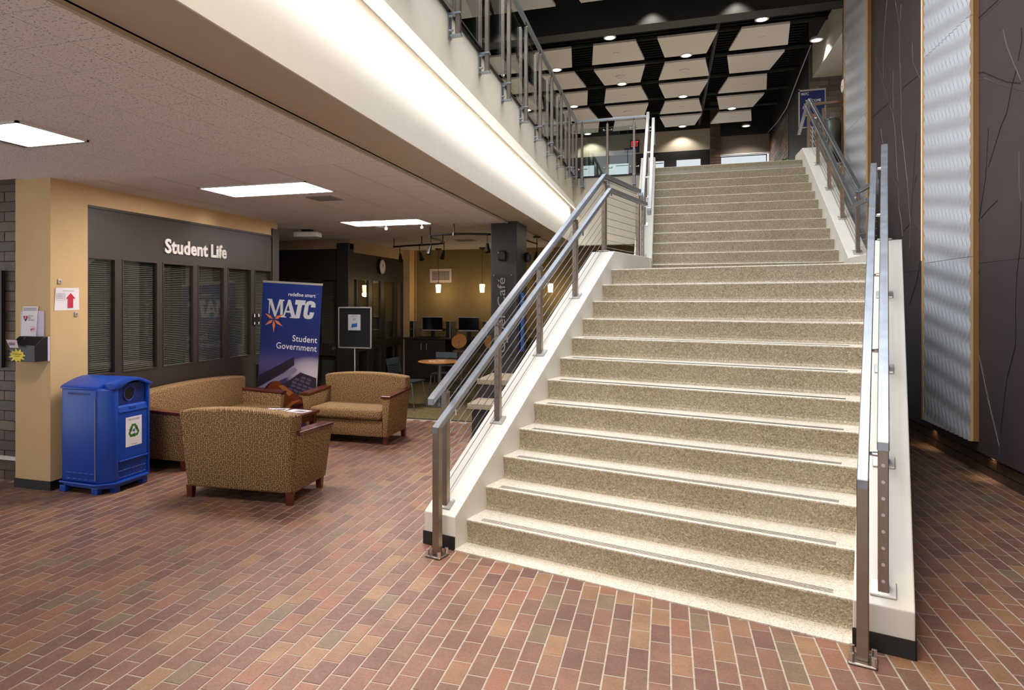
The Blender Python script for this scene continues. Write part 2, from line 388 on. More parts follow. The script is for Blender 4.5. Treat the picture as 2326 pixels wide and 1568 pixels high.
for s, x, y, k, dz, rz in cand[:300]:
    o = bpy.data.objects.new('brick', variants[k]); C.objects.link(o); o.parent = floor; o.location = (x, y, dz); o.rotation_euler = (0, 0, rz)
V, Fc, R = [], [], []
tv, tf = brick_mesh(BW - .009, BL - .009, 0)
for s, x, y, k, dz, rz in cand[300:]:
    o = len(V); c, s_ = math.cos(rz), math.sin(rz)
    V += [(x + a * c - b * s_, y + a * s_ + b * c, z + dz) for a, b, z in tv]; Fc += [tuple(q + o for q in f) for f in tf]; R += [(k + .5) / 24] * len(tv)
me = bpy.data.meshes.new('brick_field'); me.from_pydata(V, [], Fc); rnd_attr(me, R); me.materials.append(floor_brick)
o = obj('brick_field', me, None, floor); o['kind'] = 'stuff'
o = tag(obj('carpet', MB().box(-7.2, -5.52, 9.40, 11.08, -.0015, .0005).box(-5.52, -.6, 9.40, 14.29, -.0015, .0005), carpet_m), 'mottled olive and brown carpet under the cafe tables', 'carpet')
struct('trim_1', box(-7.6, -.6, 9.36, 9.40, -.004, .004), black_b, 'black edging strip where the carpet meets the bricks')

# ------------------------------------------------------------------ staircase
stair = thing('staircase', 'wide speckled terrazzo staircase with white parapet walls climbing to the upper floor', 'staircase', (OFX, OFY, 0), TH)
# lower flight: steps 1..12 in the (u, v, z) frame
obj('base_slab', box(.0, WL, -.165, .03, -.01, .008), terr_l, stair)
def step_profile(v0, z, zb, back):
    return [(v0 + .016, z), (v0 + .008, z - .0015), (v0 + .003, z - .005), (v0, z - .012), (v0 + .002, z - .022), (v0 + .020, zb + .045), (v0 + .018, zb + .022), (v0 + .008, zb + .007), (v0 - .008, zb - .004), (back, zb - .004), (back, z)]
for i in range(1, 13):
    v0 = (i - 1) * TL; z = i * RISE
    back = v0 + TL + .05 if i < 12 else v0 + .45
    st = obj('step', MB().prism(step_profile(v0, z, z - RISE, back), 'x', 0, WL), terr, stair)
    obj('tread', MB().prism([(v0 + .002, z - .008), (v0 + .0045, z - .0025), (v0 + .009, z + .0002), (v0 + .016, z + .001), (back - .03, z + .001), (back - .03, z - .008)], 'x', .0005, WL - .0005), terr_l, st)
    g = MB()
    for k in range(4): g.box(.10, WL - .10, v0 + .030 + .0155 * k, v0 + .0345 + .0155 * k, z - .002, z + .0022)
    obj('grip_strip', g, plain('grip_dark', '#3f3b36', .8), st)
SL = .626
lv0, lz0, lv1 = -.156, .232, 3.16; lz1 = lz0 + SL * (lv1 - lv0)
def par_z(v): return lz0 + SL * (min(v, lv1) - lv0)
vL = (XU - OFX) / -sT; 
prof = [(lv0, 0), (lv0, lz0), (lv1, lz1), (vL + .05, lz1), (vL + .05, 0)]
obj('parapet', MB().prism(prof, 'x', -.262, 0), white_p, stair, bevel=.006)
vR = (XR - OFX - WL * cT) / -sT
prof = [(lv0, 0), (lv0, lz0), (lv1, lz1), (vR + .05, lz1), (vR + .05, 0)]
obj('parapet', MB().prism(prof, 'x', WL, WL + .262), white_p, stair, bevel=.006)
for u0, u1 in ((-.268, .002), (WL - .002, WL + .268)):
    b = MB().box(u0, u1, lv0 - .008, lv0, 0, .094)
    uo = u0 if u0 < 0 else u1 - .006
    b.box(uo, uo + .006, lv0 - .008, 3.6, 0, .094)
    obj('baseboard', b, black_b, stair)
# landing and the upper flight, aligned with the building
Minv = (Matrix.Translation((OFX, OFY, 0)) @ Matrix.Rotation(TH, 4, 'Z')).inverted()
def sobj(name, mb, mat, **kw): return obj(name, mb.xf(Minv), mat, stair, **kw)   # built in world axes, stored in the stair's frame
a, b_ = flight(0, 11 * TL + .4), flight(WL, 11 * TL + .4); c_, d_ = flight(0, 10.9 * TL + .1), flight(WL, 10.9 * TL + .1)
sobj('landing', MB().prism([flight(0, 3.2), flight(WL, 3.2), flight(WL, vR), (XR, YU - TU + .1), (XU, YU - TU + .1), flight(0, vL)], 'z', 12 * RISE - .18, 12 * RISE), terr)
for i in range(13, 25):
    y0 = YU + (i - 14) * TU; z = i * RISE; back = y0 + TU + .05
    st = sobj('step', MB().prism(step_profile(y0, z, z - RISE, back), 'x', XU, XR), terr)
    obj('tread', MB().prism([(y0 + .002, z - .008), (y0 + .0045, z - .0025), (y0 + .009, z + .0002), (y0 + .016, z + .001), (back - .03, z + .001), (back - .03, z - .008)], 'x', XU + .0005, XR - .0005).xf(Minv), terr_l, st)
YL0 = OFY + vL * cT - .03; YR0 = flight(WL, vR)[1] - .03
YS0, ZS0, YS1, ZS1 = 9.87, lz1, 12.98, 4.402
for x0, x1, ys in ((XU - .25, XU, YL0), (XR, XR + .25, YR0)):
    sobj('parapet', MB().prism([(ys, 0), (ys, ZS0), (YS0, ZS0), (YS1, ZS1), (13.62, ZS1), (13.75, ZS1 - .2), (13.75, 0)], 'x', x0, x1), white_p, bevel=.006)
def upar(y): return ZS0 + (ZS1 - ZS0) * max(0, min(1, (y - YS0) / (YS1 - YS0)))

# ------------------------------------------------------------------ steel railings
RS, RO0, RI0 = .612, 1.075, .890
def zo(v): return RO0 + RS * (v + .26)                 # top of the outer handrail
def zi(v): return RI0 + RS * (v + .33)                 # top of the inner rail
VB = 3.19
def post_part(par, mk, x, y, zb, zt, slope, plate=True):
    p = obj('post', mk(MB().box(x - .024, x + .024, y - .024, y + .024, zb - .03, zt)), st_d, par, bevel=.003, seg=1)
    if plate:
        q = MB(); a, b = .058, .040
        q.hexa([(x - a, y - b, zb - slope * b), (x + a, y - b, zb - slope * b), (x + a, y + b, zb + slope * b), (x - a, y + b, zb + slope * b)],
               [(x - a, y - b, zb - slope * b + .014), (x + a, y - b, zb - slope * b + .014), (x + a, y + b, zb + slope * b + .014), (x - a, y + b, zb + slope * b + .014)])
        obj('base_plate', mk(q), silver, p, bevel=.004, seg=1)
    obj('pin', mk(MB().tube([(x, y, zt - .005), (x, y, zt + .035)], .007, 8).tube([(x, y, zt - .002), (x, y, zt + .006)], .018, 10)), chrome, p)
    return p
def bracket(par, mk, x, y, z, s):
    m = MB().tube([(x + s * .02, y, z), (x + s * .085, y, z)], .014, 8, r2=.008).tube([(x + s * .085, y, z - .035), (x + s * .085, y, z + .03)], .007, 6)
    obj('bracket', mk(m), chrome, par)
ident = lambda m: m
POSTV = [-.076, .706, 1.501, 2.345, VB]
for side in (0, 1):
    s = 1 if side == 0 else -1
    U = (lambda u: u) if side == 0 else (lambda u: WL - u)
    rl = thing('stair_railing', ['steel and cable railing on the left of the lower flight', 'steel and cable railing on the right of the lower flight'][side], 'railing', (OFX, OFY, 0), TH, 'stair railings')
    up_ = U(-.13); ui = U(-.047)
    vend = (vL if side == 0 else vR) - .05
    # newel on the floor
    nw = obj('newel_post', box(ui - .026, ui + .026, -.333, -.281, .012, zi(-.33) - .0), st_d, rl, bevel=.004, seg=1)
    obj('base_plate', box(ui - .062, ui + .062, -.372, -.248, 0, .014), st_d, nw, bevel=.008)
    for du in (-.047, .047):
        for dv in (-.047, .047):
            obj('bolt', MB().tube([(ui + du, -.31 + dv, .01), (ui + du, -.31 + dv, .052)], .0125, 12), chrome, nw, smooth=True)
    hh = .042
    obj('grab_rail', MB().sweep([(ui, -.333, zi(-.333) - hh / 2), (ui, VB - .05, zi(VB - .05) - hh / 2), (ui, vend, zi(VB - .05) - hh / 2)], (1, 0, 0), .050, hh * 1.15), st_l, rl, bevel=.004, seg=1)
    obj('handrail', MB().sweep([(up_, -.27, zo(-.27) - hh / 2), (up_, VB, zo(VB) - hh / 2), (up_, vend, zo(VB) - hh / 2)], (1, 0, 0), .052, hh * 1.15), st_l, rl, bevel=.004, seg=1)
    for v in POSTV:
        p = post_part(rl, ident, up_, v, par_z(v), zo(v) - .085 if v < VB else zo(v) - .085, SL if v < VB - .1 else 0)
        bracket(p, ident, up_, v, zi(v) - .075, s)
    p = post_part(rl, ident, up_, vend - .06, lz1, zo(VB) - .085, 0)
    for k in range(10):
        h = .055 + .0835 * k
        obj('cable', MB().tube([(up_, -.076, par_z(-.076) + h), (up_, VB, par_z(VB) + h), (up_, vend - .06, lz1 + h)], .0032, 6), st_l, rl)
    if side == 1:
        scs = MB()
        for k in range(10): scs.tube([(up_, -.1025, par_z(-.076) + .055 + .0835 * k), (up_, -.099, par_z(-.076) + .055 + .0835 * k)], .009, 8)
        obj('cable_fitting', scs, chrome, rl)
# upper flight
def uo_(y): return 3.185 + (5.283 - 3.185) / (13.058 - 9.857) * (y - 9.857)
def ui_(y): return 2.972 + (5.021 - 2.972) / (12.673 - 9.691) * (y - 9.691)
for side in (0, 1):
    s = 1 if side == 0 else -1
    xo, xi = (XU - .13, XU - .03) if side == 0 else (XR + .13, XR + .03)
    rl = thing('stair_railing', ['steel and cable railing on the left of the upper flight', 'steel and cable railing on the right of the upper flight'][side], 'railing', (0, 0, 0), 0, 'stair railings')
    y0 = 9.25 if side == 0 else 9.15
    zl = uo_(9.86) - .02; zl2 = ui_(9.70) - .02
    obj('handrail', MB().sweep([(xo, y0, zl), (xo, 9.86, zl), (xo, 13.02, uo_(13.02) - .02), (xo, 13.55, uo_(13.02) - .02)] if side == 1 else [(xo, y0, zl), (xo, 9.86, zl), (xo, 13.02, uo_(13.02) - .02), (xo, 13.40, uo_(13.02) - .02)], (1, 0, 0), .052, .046), st_l, rl, bevel=.004, seg=1)
    obj('grab_rail', MB().sweep([(xi, y0, zl2), (xi, 9.70, zl2), (xi, 12.75, ui_(12.75) - .02), (xi, 13.45, ui_(12.75) - .32)], (1, 0, 0), .050, .046), st_l, rl, bevel=.004, seg=1)
    for y in (9.976, 10.784, 11.584, 12.383, 13.15):
        zt = (uo_(y) if y < 13.02 else uo_(13.02)) - .09
        p = post_part(rl, ident, xo, y, upar(y), zt, .67 if 9.9 < y < 12.9 else 0)
        bracket(p, ident, xo, y, min(ui_(y), ui_(12.75)) - .07, s)
    for k in range(10):
        h = .055 + .0835 * k
        obj('cable', MB().tube([(xo, y0, ZS0 + h), (xo, YS0, ZS0 + h), (xo, YS1, ZS1 + h), (xo, 13.3, ZS1 + h)], .0032, 6), st_l, rl)

# ------------------------------------------------------------------ lower ceiling, beam and balcony edge
ceil = struct('ceiling', box(-9, -2.19, -3, 14.4, ZC + .012, ZC + .25), gapm, 'lower room ceiling of square acoustic tiles')
struct('trim_2', box(-2.19, -1.80, 13.5, 14.4, ZC, ZC + .25), soff)
struct('ceiling_cafe', box(-1.80, -.45, 13.6, 14.4, ZC, ZC + .2), soff)
def tile(par, x0, x1, y0, y1, mat, g=.004):
    c = .004
    o = obj('ceiling_tile', box(x0 + g, x1 - g, y0 + g, y1 - g, ZC, ZC + .016), mat, par); return o
LIGHTS = [(-4.45, -3.89, 3.20, 3.76), (-4.47, -3.25, 5.655, 6.265), (-4.47, -3.25, 8.705, 9.315)]
def in_light(xc, yc): return any(a - .02 < xc < b + .02 and c - .02 < yc < d + .02 for a, b, c, d in LIGHTS)
for i in range(0, 16):                                   # one-foot fissured tiles near the camera
    for j in range(-6, 11):
        x1 = -2.19 - i * .2975 if i else -2.19; x0 = -2.19 - (i + 1) * .2975; y0 = 2.003 + j * .3038; y1 = y0 + .3038
        if x0 < -6.9 or y1 > 5.06 or y0 < .9: continue
        if x1 < -5.5 and y0 > 4.6: continue
        if in_light((x0 + x1) / 2, (y0 + y1) / 2): continue
        if x0 < -5 and y1 < 3: continue
        tile(ceil, x0, x1, y0, y1, tile_r, .0022)
xe = [-2.19, -2.64, -3.25, -3.86, -4.47, -5.08, -5.69, -6.30, -6.91, -7.5]
for i in range(len(xe) - 1):                             # two-foot tiles further in
    for j in range(16):
        y0 = 5.045 + j * .61; y1 = min(y0 + .61, 14.3); x1, x0 = xe[i], xe[i + 1]
        if y0 > 14.2: continue
        if x1 < -5.4 and y1 < 8.7: continue
        if in_light((x0 + x1) / 2, (y0 + y1) / 2): continue
        tile(ceil, x0, x1, y0, y1, tile_s, .006)
g = MB()
for x in xe[1:]: g.box(x - .008, x + .008, 5.045, 14.3, ZC - .004, ZC + .012)
obj('grid_rail', g, grid_m, ceil)
obj('edge_trim', box(-2.215, -2.19, .5, 9.6, ZC - .008, ZC + .03), soff, ceil)
struct('trim_3', box(-2.19, -1.801, -3, 13.5, 2.912, 3.64), soff)         # beam soffit and its plastered side
struct('wall_fascia', box(-1.80, -1.789, -3, 13.5, 2.9115, 3.659), white_p)
struct('wall_balcony', MB().prism([(-1.745, ZF - .01), (-1.745, 3.71), (-1.60, 3.423), (-1.612, 3.423), (-1.735, 3.66), (-2.2, 3.66), (-2.2, ZF - .01)], 'y', -3, 13.5), ivory)
cv = tag(obj('cove_light', box(-1.640, -1.628, -2.5, 13.4, 3.474, 3.482), led_w), 'long hidden light strip washing the white balcony fascia', 'light strip')
area('cove_strip_light', (-1.642, 5.5, 3.472), (-1, 0, -1.0), 15.5, .03, 72, (1.0, .97, .94)).rotation_euler = Matrix(((0, -.7071, .7071), (1, 0, 0), (0, .7071, .7071))).to_euler()
struct('wall_cross', box(-1.789, XU - .25, 13.5, 13.63, 2.85, ZF), ivory, 'ivory wall below the cross railing')
struct('trim_4', box(-1.789, XU - .25, 13.47, 13.5, 2.85, 2.912), ivory)
struct('floor_upper', MB().box(-9, -1.76, -3, 13.5, ZF - .2, ZF).box(-9, XU, 13.63, 25, ZF - .2, ZF).box(XU, XR, 12.97, 25, ZF - .2, ZF).box(XR, 6, 13.75, 25, ZF - .2, ZF), plain('upper_floor_tile', '#a39a8c', .35, vary=.06), 'upper floor slab')

# ------------------------------------------------------------------ walls of the lower room
def bricks(par, plane, fixed, a0, a1, z0, z1, bl, bh, depth=.012, sgn=-1, joint=.010, mat=None, seed=1):
    """bricks of a wall; plane 'x': wall normal to X at X=fixed running along Y; plane 'y': normal to Y running along X"""
    rr = random.Random(seed); n = 0
    rows = int(math.ceil((z1 - z0) / bh))
    for r in range(rows):
        za = z0 + r * bh; zb = min(za + bh - joint, z1)
        if zb - za < .02: continue
        a = a0 - (bl / 2 if r % 2 else 0)
        while a < a1:
            p, q = max(a, a0), min(a + bl - joint, a1); a += bl
            if q - p < .02: continue
            d = depth + rr.uniform(-.002, .002)
            f0, f1 = sorted((fixed, fixed + sgn * d))
            me = mesh(box(f0, f1, p, q, za, zb) if plane == 'x' else box(p, q, f0, f1, za, zb), 'brick', 0)
            rnd_attr(me, [rr.random()] * len(me.vertices)); obj('brick', me, mat or wall_brick, par)
wlb = struct('wall_left_brick', box(-9, -5.8, 4.97, 5.2, 0, ZC + .1), mortar_d, 'brown brick wall at the left edge')
bricks(wlb, 'y', 4.97, -6.75, -5.84, 0, ZC, .285, .0975)
col = struct('wall_column', box(-5.84, -5.41, 4.79, 5.215, 0, ZC + .05), cream, 'cream painted square column at the left', bevel=.004)
obj('baseboard', MB().box(-5.845, -5.40, 4.782, 4.79, 0, .085).box(-5.41, -5.402, 4.785, 5.21, 0, .085), black_b, col)
obj('pipe_cover', box(-6.6, -5.86, 4.93, 4.958, .20, .235), white_p, wlb)
fr = tag(obj('notice_frame', MB().box(-6.6, -6.17, 4.915, 4.956, 1.10, 2.05), black_p), 'black edge of a framed notice board on the brick wall', 'frame')
XW = -5.42
wl = struct('wall_left', MB().box(XW - .14, XW - .004, 5.215, 8.63, 2.69, ZC + .05), cream, 'cream and dark brown office front with a row of windows')
obj('header', box(XW - .12, XW, 5.215, 8.5, 2.19, 2.69), brown_d, wl)
obj('header_trim', box(XW - .1, XW + .012, 5.215, 8.5, 2.675, 2.70), brown_d, wl)
obj('apron', box(XW - .12, XW, 5.215, 8.0, 0, 1.0), brown_d, wl)
obj('apron', MB().box(XW - .12, XW, 8.0, 8.5, .88, 1.0).box(XW - .12, XW, 8.0, 8.06, 0, .88).box(XW - .12, XW, 8.40, 8.5, 0, .88).box(XW - .12, XW, 8.06, 8.40, 0, .12), brown_d, wl)
obj('corner_post', box(XW - .16, XW + .02, 8.47, 8.64, 0, 2.80), brown_d, wl, bevel=.004)
WIN = [(5.215, 5.575), (5.665, 6.18), (6.262, 6.787), (6.862, 7.379), (7.452, 7.971), (8.05, 8.46)]
mull = [(5.575, 5.665), (6.18, 6.262), (6.787, 6.862), (7.379, 7.452), (7.971, 8.05)]
for a, b in mull: obj('mullion', box(XW - .12, XW, a, b, 1.0, 2.19), brown_d, wl)
blind_m = plain('blind_slat', '#66665e', .55); frame_m = plain('window_frame_brown', '#3a302a', .4)
def blind_x(par, x, y0, y1, z0, z1, pitch=.021):
    m = MB(); z = z0
    while z < z1:
        m.add([(x + .006, y0, z), (x + .006, y1, z), (x - .006, y1, z + .011), (x - .006, y0, z + .011)], [(0, 1, 2, 3)]); z += pitch
    for yy in (y0 + (y1 - y0) * .25, y0 + (y1 - y0) * .75): m.box(x + .007, x + .008, yy - .002, yy + .002, z0, z1)
    o = obj('blind', m, blind_m, par); o['kind'] = 'stuff'
def blind_y(par, y, x0, x1, z0, z1, pitch=.021):
    m = MB(); z = z0
    while z < z1:
        m.add([(x0, y - .006, z), (x1, y - .006, z), (x1, y + .006, z + .011), (x0, y + .006, z + .011)], [(0, 1, 2, 3)]); z += pitch
    o = obj('blind', m, blind_m, par); o['kind'] = 'stuff'
wn = [0]
def window_x(x, y0, y1, z0, z1, blind=True):
    wn[0] += 1; t = .014
    w = struct('window_%d' % wn[0], MB().box(x - .03, x + .006, y0, y0 + t, z0, z1).box(x - .03, x + .006, y1 - t, y1, z0, z1).box(x - .03, x + .006, y0 + t, y1 - t, z1 - t, z1).box(x - .03, x + .006, y0 + t, y1 - t, z0, z0 + t), frame_m)
    obj('pane', box(x - .022, x - .017, y0 + t, y1 - t, z0 + t, z1 - t), glass_w, w)
    if blind: blind_x(w, x - .06, y0 + .01, y1 - .01, z0 + .01, z1 - .01)
    return w
for a, b in WIN: window_x(XW, a, b, 1.0, 2.19)
window_x(XW, 8.06, 8.40, .12, .88, False)
room_d = plain('office_dark', '#2a2a27', .8, vary=.1)
struct('wall_office', MB().box(-7.4, -7.3, 5.2, 8.7, 0, ZC).box(-7.4, -5.56, 5.2, 5.26, 0, ZC).box(-7.4, -5.5, 8.60, 8.66, 0, ZC), room_d)
# recess with the dark door, then the wall with the clock
wr = struct('wall_recess', box(-7.3, -5.5, 11.17, 11.30, 2.70, ZC + .05), tan_wall, 'dark timber screen wall at the back of the recess')
obj('dark_screen', MB().box(-7.3, -5.72, 11.16, 11.28, 2.18, 2.71).box(-7.3, -6.82, 11.16, 11.28, 0, 2.18).box(-6.26, -6.16, 11.16, 11.28, 0, 2.18).box(-6.82, -6.26, 11.16, 11.28, 0, .95), brown_dd, wr)
obj('corner_post', box(-5.735, -5.50, 11.10, 11.33, 0, 2.81), brown_dd, wr, bevel=.004)
struct('wall_recess_side', box(-7.35, -7.25, 8.66, 11.3, 0, ZC), brown_dd)
dr = struct('door_1', MB().box(-6.16, -6.12, 11.15, 11.2, 0, 2.18).box(-5.78, -5.735, 11.15, 11.2, 0, 2.18).box(-6.12, -5.78, 11.15, 11.2, 2.14, 2.18).box(-6.12, -5.78, 11.15, 11.2, .74, .96).box(-6.12, -5.78, 11.15, 11.2, 0, .13), brown_dd, 'dark glazed door with blinds behind the easel')
for z0, z1 in ((.96, 2.14), (.13, .74)):
    obj('pane', box(-6.12, -5.78, 11.17, 11.176, z0, z1), glass_w, dr); blind_y(dr, 11.24, -6.12, -5.78, z0, z1)
obj('knob', MB().tube([(-5.80, 11.15, .876), (-5.80, 11.09, .876)], .03, 12), gmetal, dr)
w = struct('window_20', box(-6.82, -6.26, 11.168, 11.174, .95, 2.18), glass_w); blind_y(w, 11.26, -6.80, -6.28, .96, 2.17)
XC = -5.58
wc = struct('wall_clock_side', box(XC - .14, XC - .004, 11.30, 14.0, 2.66, ZC + .05), tan_wall, 'dark timber window wall below the clock')
obj('header', box(XC - .12, XC, 11.33, 14.0, 2.17, 2.66), brown_dd, wc)
W2 = [(11.33, 11.62), (11.68, 12.15), (12.335, 12.75), (12.95, 13.48), (13.62, 13.96)]
prev = 11.30
for a, b in W2 + [(14.02, 14.02)]:
    if a > prev: obj('mullion', box(XC - .12, XC, prev, a, 0, 2.17), brown_dd, wc)
    prev = b
for a, b in W2:
    obj('rail', MB().box(XC - .12, XC, a, b, .80, .95).box(XC - .12, XC, a, b, 0, .2), brown_dd, wc)
    window_x(XC, a, b, .95, 2.17); window_x(XC, a, b, .2, .80, False)
struct('wall_side_room', MB().box(-7.2, -7.1, 11.3, 14.3, 0, ZC + .1).box(-7.2, -5.70, 14.3, 14.4, 0, ZC + .1), plain('side_room_tan', '#6b5a44', .8))
struct('wall_pilaster', box(-5.72, -5.43, 14.0, 14.32, 0, ZC + .02), cream)
wcf = struct('wall_cafe', box(-5.69, 0.4, 14.3, 14.42, 0, ZC + .02), olive, 'olive painted back wall of the cafe')
obj('raceway', box(-5.43, 0.3, 14.275, 14.3, 1.13, 1.17), plain('raceway', '#8b7a58', .6), wcf)
obj('corner_trim', box(-5.40, -5.385, 14.29, 14.3, 0, ZC), cream, wcf)
dc = struct('wall_dark_column', box(-2.445, -2.06, 9.60, 10.33, 0, ZC + .03), brown_dd, 'dark brown square column carrying the cafe sign', bevel=.004)

# ------------------------------------------------------------------ upper level: ceiling, beam, panels, walls
cu = struct('ceiling_upper', box(-9.5, 6, -3.8, 25, 8.4, 8.6), deck_b, 'black ceiling deck with white hanging panels')
rb = MB()
for k in range(60): rb.box(-9, 6, 13.9 + k * .18, 13.96 + k * .18, 8.33, 8.4)
o = obj('deck_rib', rb, deck_b, cu); o['kind'] = 'stuff'
for y in (14.35, 16.0, 17.6, 19.2, 20.8, 22.4): obj('duct', MB().tube([(-9, y, 7.75), (5, y, 7.75)], .06, 8), deck_b, cu)
obj('duct', MB().tube([(1.05, 13.9, 7.62), (1.05, 24, 7.62)], .05, 8), black_p, cu)
struct('trim_beam', box(-9, 3.06, 13.5, 13.87, 7.08, 8.4), black_p, 'black bulkhead beam above the top of the stairs')
K = 1.06
for ci, xc in enumerate([-5.25, -3.84, -2.43, -1.005, .395, 1.815]):
    for r in range(-1, 5):
        fl = (ci + r) % 2 == 0                            # long edge towards the camera?
        if xc > 1 and r < 0: continue
        y0 = K * (14.10 + 1.535 * r); y1 = y0 + K * 1.155
        if r < 0: y0 -= 1.82; y1 -= 1.82
        a, b = (.56, .42) if fl else (.42, .56)
        x = K * xc; z = 7.315
        m = MB().prism([(x - K * a, y0), (x + K * a, y0), (x + K * b, y1), (x - K * b, y1)], 'z', z, z + .045)
        obj('ceiling_panel', m, cloud_m, cu)
        if r >= 0 and (r % 2 == (0 if ci in (3, 5) else 1)) and ci > 1:
            obj('sprinkler', MB().lathe([(.075, z - .012), (.075, z)], 14, x, (y0 + y1) / 2), cloud_m, cu)
        if ci == 3 and r in (1, 3) or ci == 4 and r == 1:
            obj('smoke_detector', MB().lathe([(.045, z - .07), (.07, z - .045), (.12, z - .03), (.12, z)], 16, x, (y0 + y1) / 2), cloud_m, cu)
wb = struct('wall_back', MB().box(-9, 1.40, 24, 24.2, 6.80, 7.50), plain('upper_wall_cream', '#b7aa96', .75), 'upper back wall with lit windows and a cream band')
obj('black_band', MB().box(-9, 1.40, 24.02, 24.2, 7.50, 8.4).box(1.4, 6, 24.02, 24.2, 7.19, 8.4).box(-9, 1.40, 24.0, 24.2, 6.53, 6.80).box(-9, -2.86, 24, 24.2, ZF, 6.53).box(-2.36, -2.02, 24, 24.2, ZF, 6.53).box(-1.2, -.62, 24, 24.2, ZF, 6.53).box(-.035, .31, 24, 24.2, ZF, 6.53).box(1.13, 1.4, 24, 24.2, ZF, 6.53), black_p, wb)
obj('tan_band', box(1.71, 3.25, 24, 24.2, 6.58, 7.19), plain('upper_wall_tan', '#7d7268', .75), wb)
obj('light_trim', box(1.71, 3.25, 23.95, 24.0, 6.56, 6.585), white_p, wb)
for k, (x0, x1) in enumerate([(-2.86, -2.36), (-2.02, -1.2), (-.62, -.035), (.31, 1.13), (1.71, 3.13)]):
    w = struct('window_%d' % (30 + k), MB().box(x0, x0 + .03, 24.0, 24.06, ZF, 6.53).box(x1 - .03, x1, 24.0, 24.06, ZF, 6.53).box(x0, x1, 24.0, 24.06, 6.50, 6.53), frame_m, 'bright window in the upper back wall')
    obj('pane', box(x0 + .03, x1 - .03, 24.03, 24.04, ZF, 6.50), win_g, w)
    if k in (1, 2): obj('blind_edge', box(x0 + (x1 - x0) * .45, x1 - .05, 24.015, 24.025, 6.42, 6.445), black_p, w)
pier = struct('wall_brick_pier', box(1.40, 1.71, 23.9, 24.2, ZF, 8.4), mortar_d, 'narrow brick pier between the upper windows')
bricks(pier, 'y', 23.9, 1.40, 1.71, 5.6, 8.0, .29, .10, seed=3)
wru = struct('wall_right_upper', MB().box(3.2, 3.4, 17.7, 24.2, ZF, 8.4), black_p, 'brick side wall of the upper corridor')
bricks(wru, 'x', 3.2, 20.4, 24.0, 5.0, 6.9, .40, .12, seed=5)
wbu = struct('wall_brick_upper', box(3.2, 6, 17.56, 17.7, ZF, 8.4), mortar_d, 'brown brick wall behind the welcome sign')
bricks(wbu, 'y', 17.56, 3.2, 4.6, ZF + .8, 6.95, .40, .125, seed=6)
struct('ceiling_soffit_upper', box(3.25, 6, 13.9, 17.56, 6.95, 7.75), plain('soffit_white', '#b9b2a6', .75), 'white dropped soffit at the right of the upper floor')
struct('wall_right_room', box(5.9, 6, 13.8, 25, ZF, 8.4), brown_dd); struct('wall_left_upper', box(-9.2, -9, -3, 25, ZF, 8.4), ivory)
wiring = obj('cable_conduit', MB().tube([(3.1, 16.9, 7.5), (3.12, 18.5, 7.3), (3.12, 20.2, 7.0), (3.14, 22, 7.05), (3.14, 23.9, 7.2)], .012, 6), silver); tag(wiring, 'thin grey conduit drooping along the dark upper wall', 'conduit')

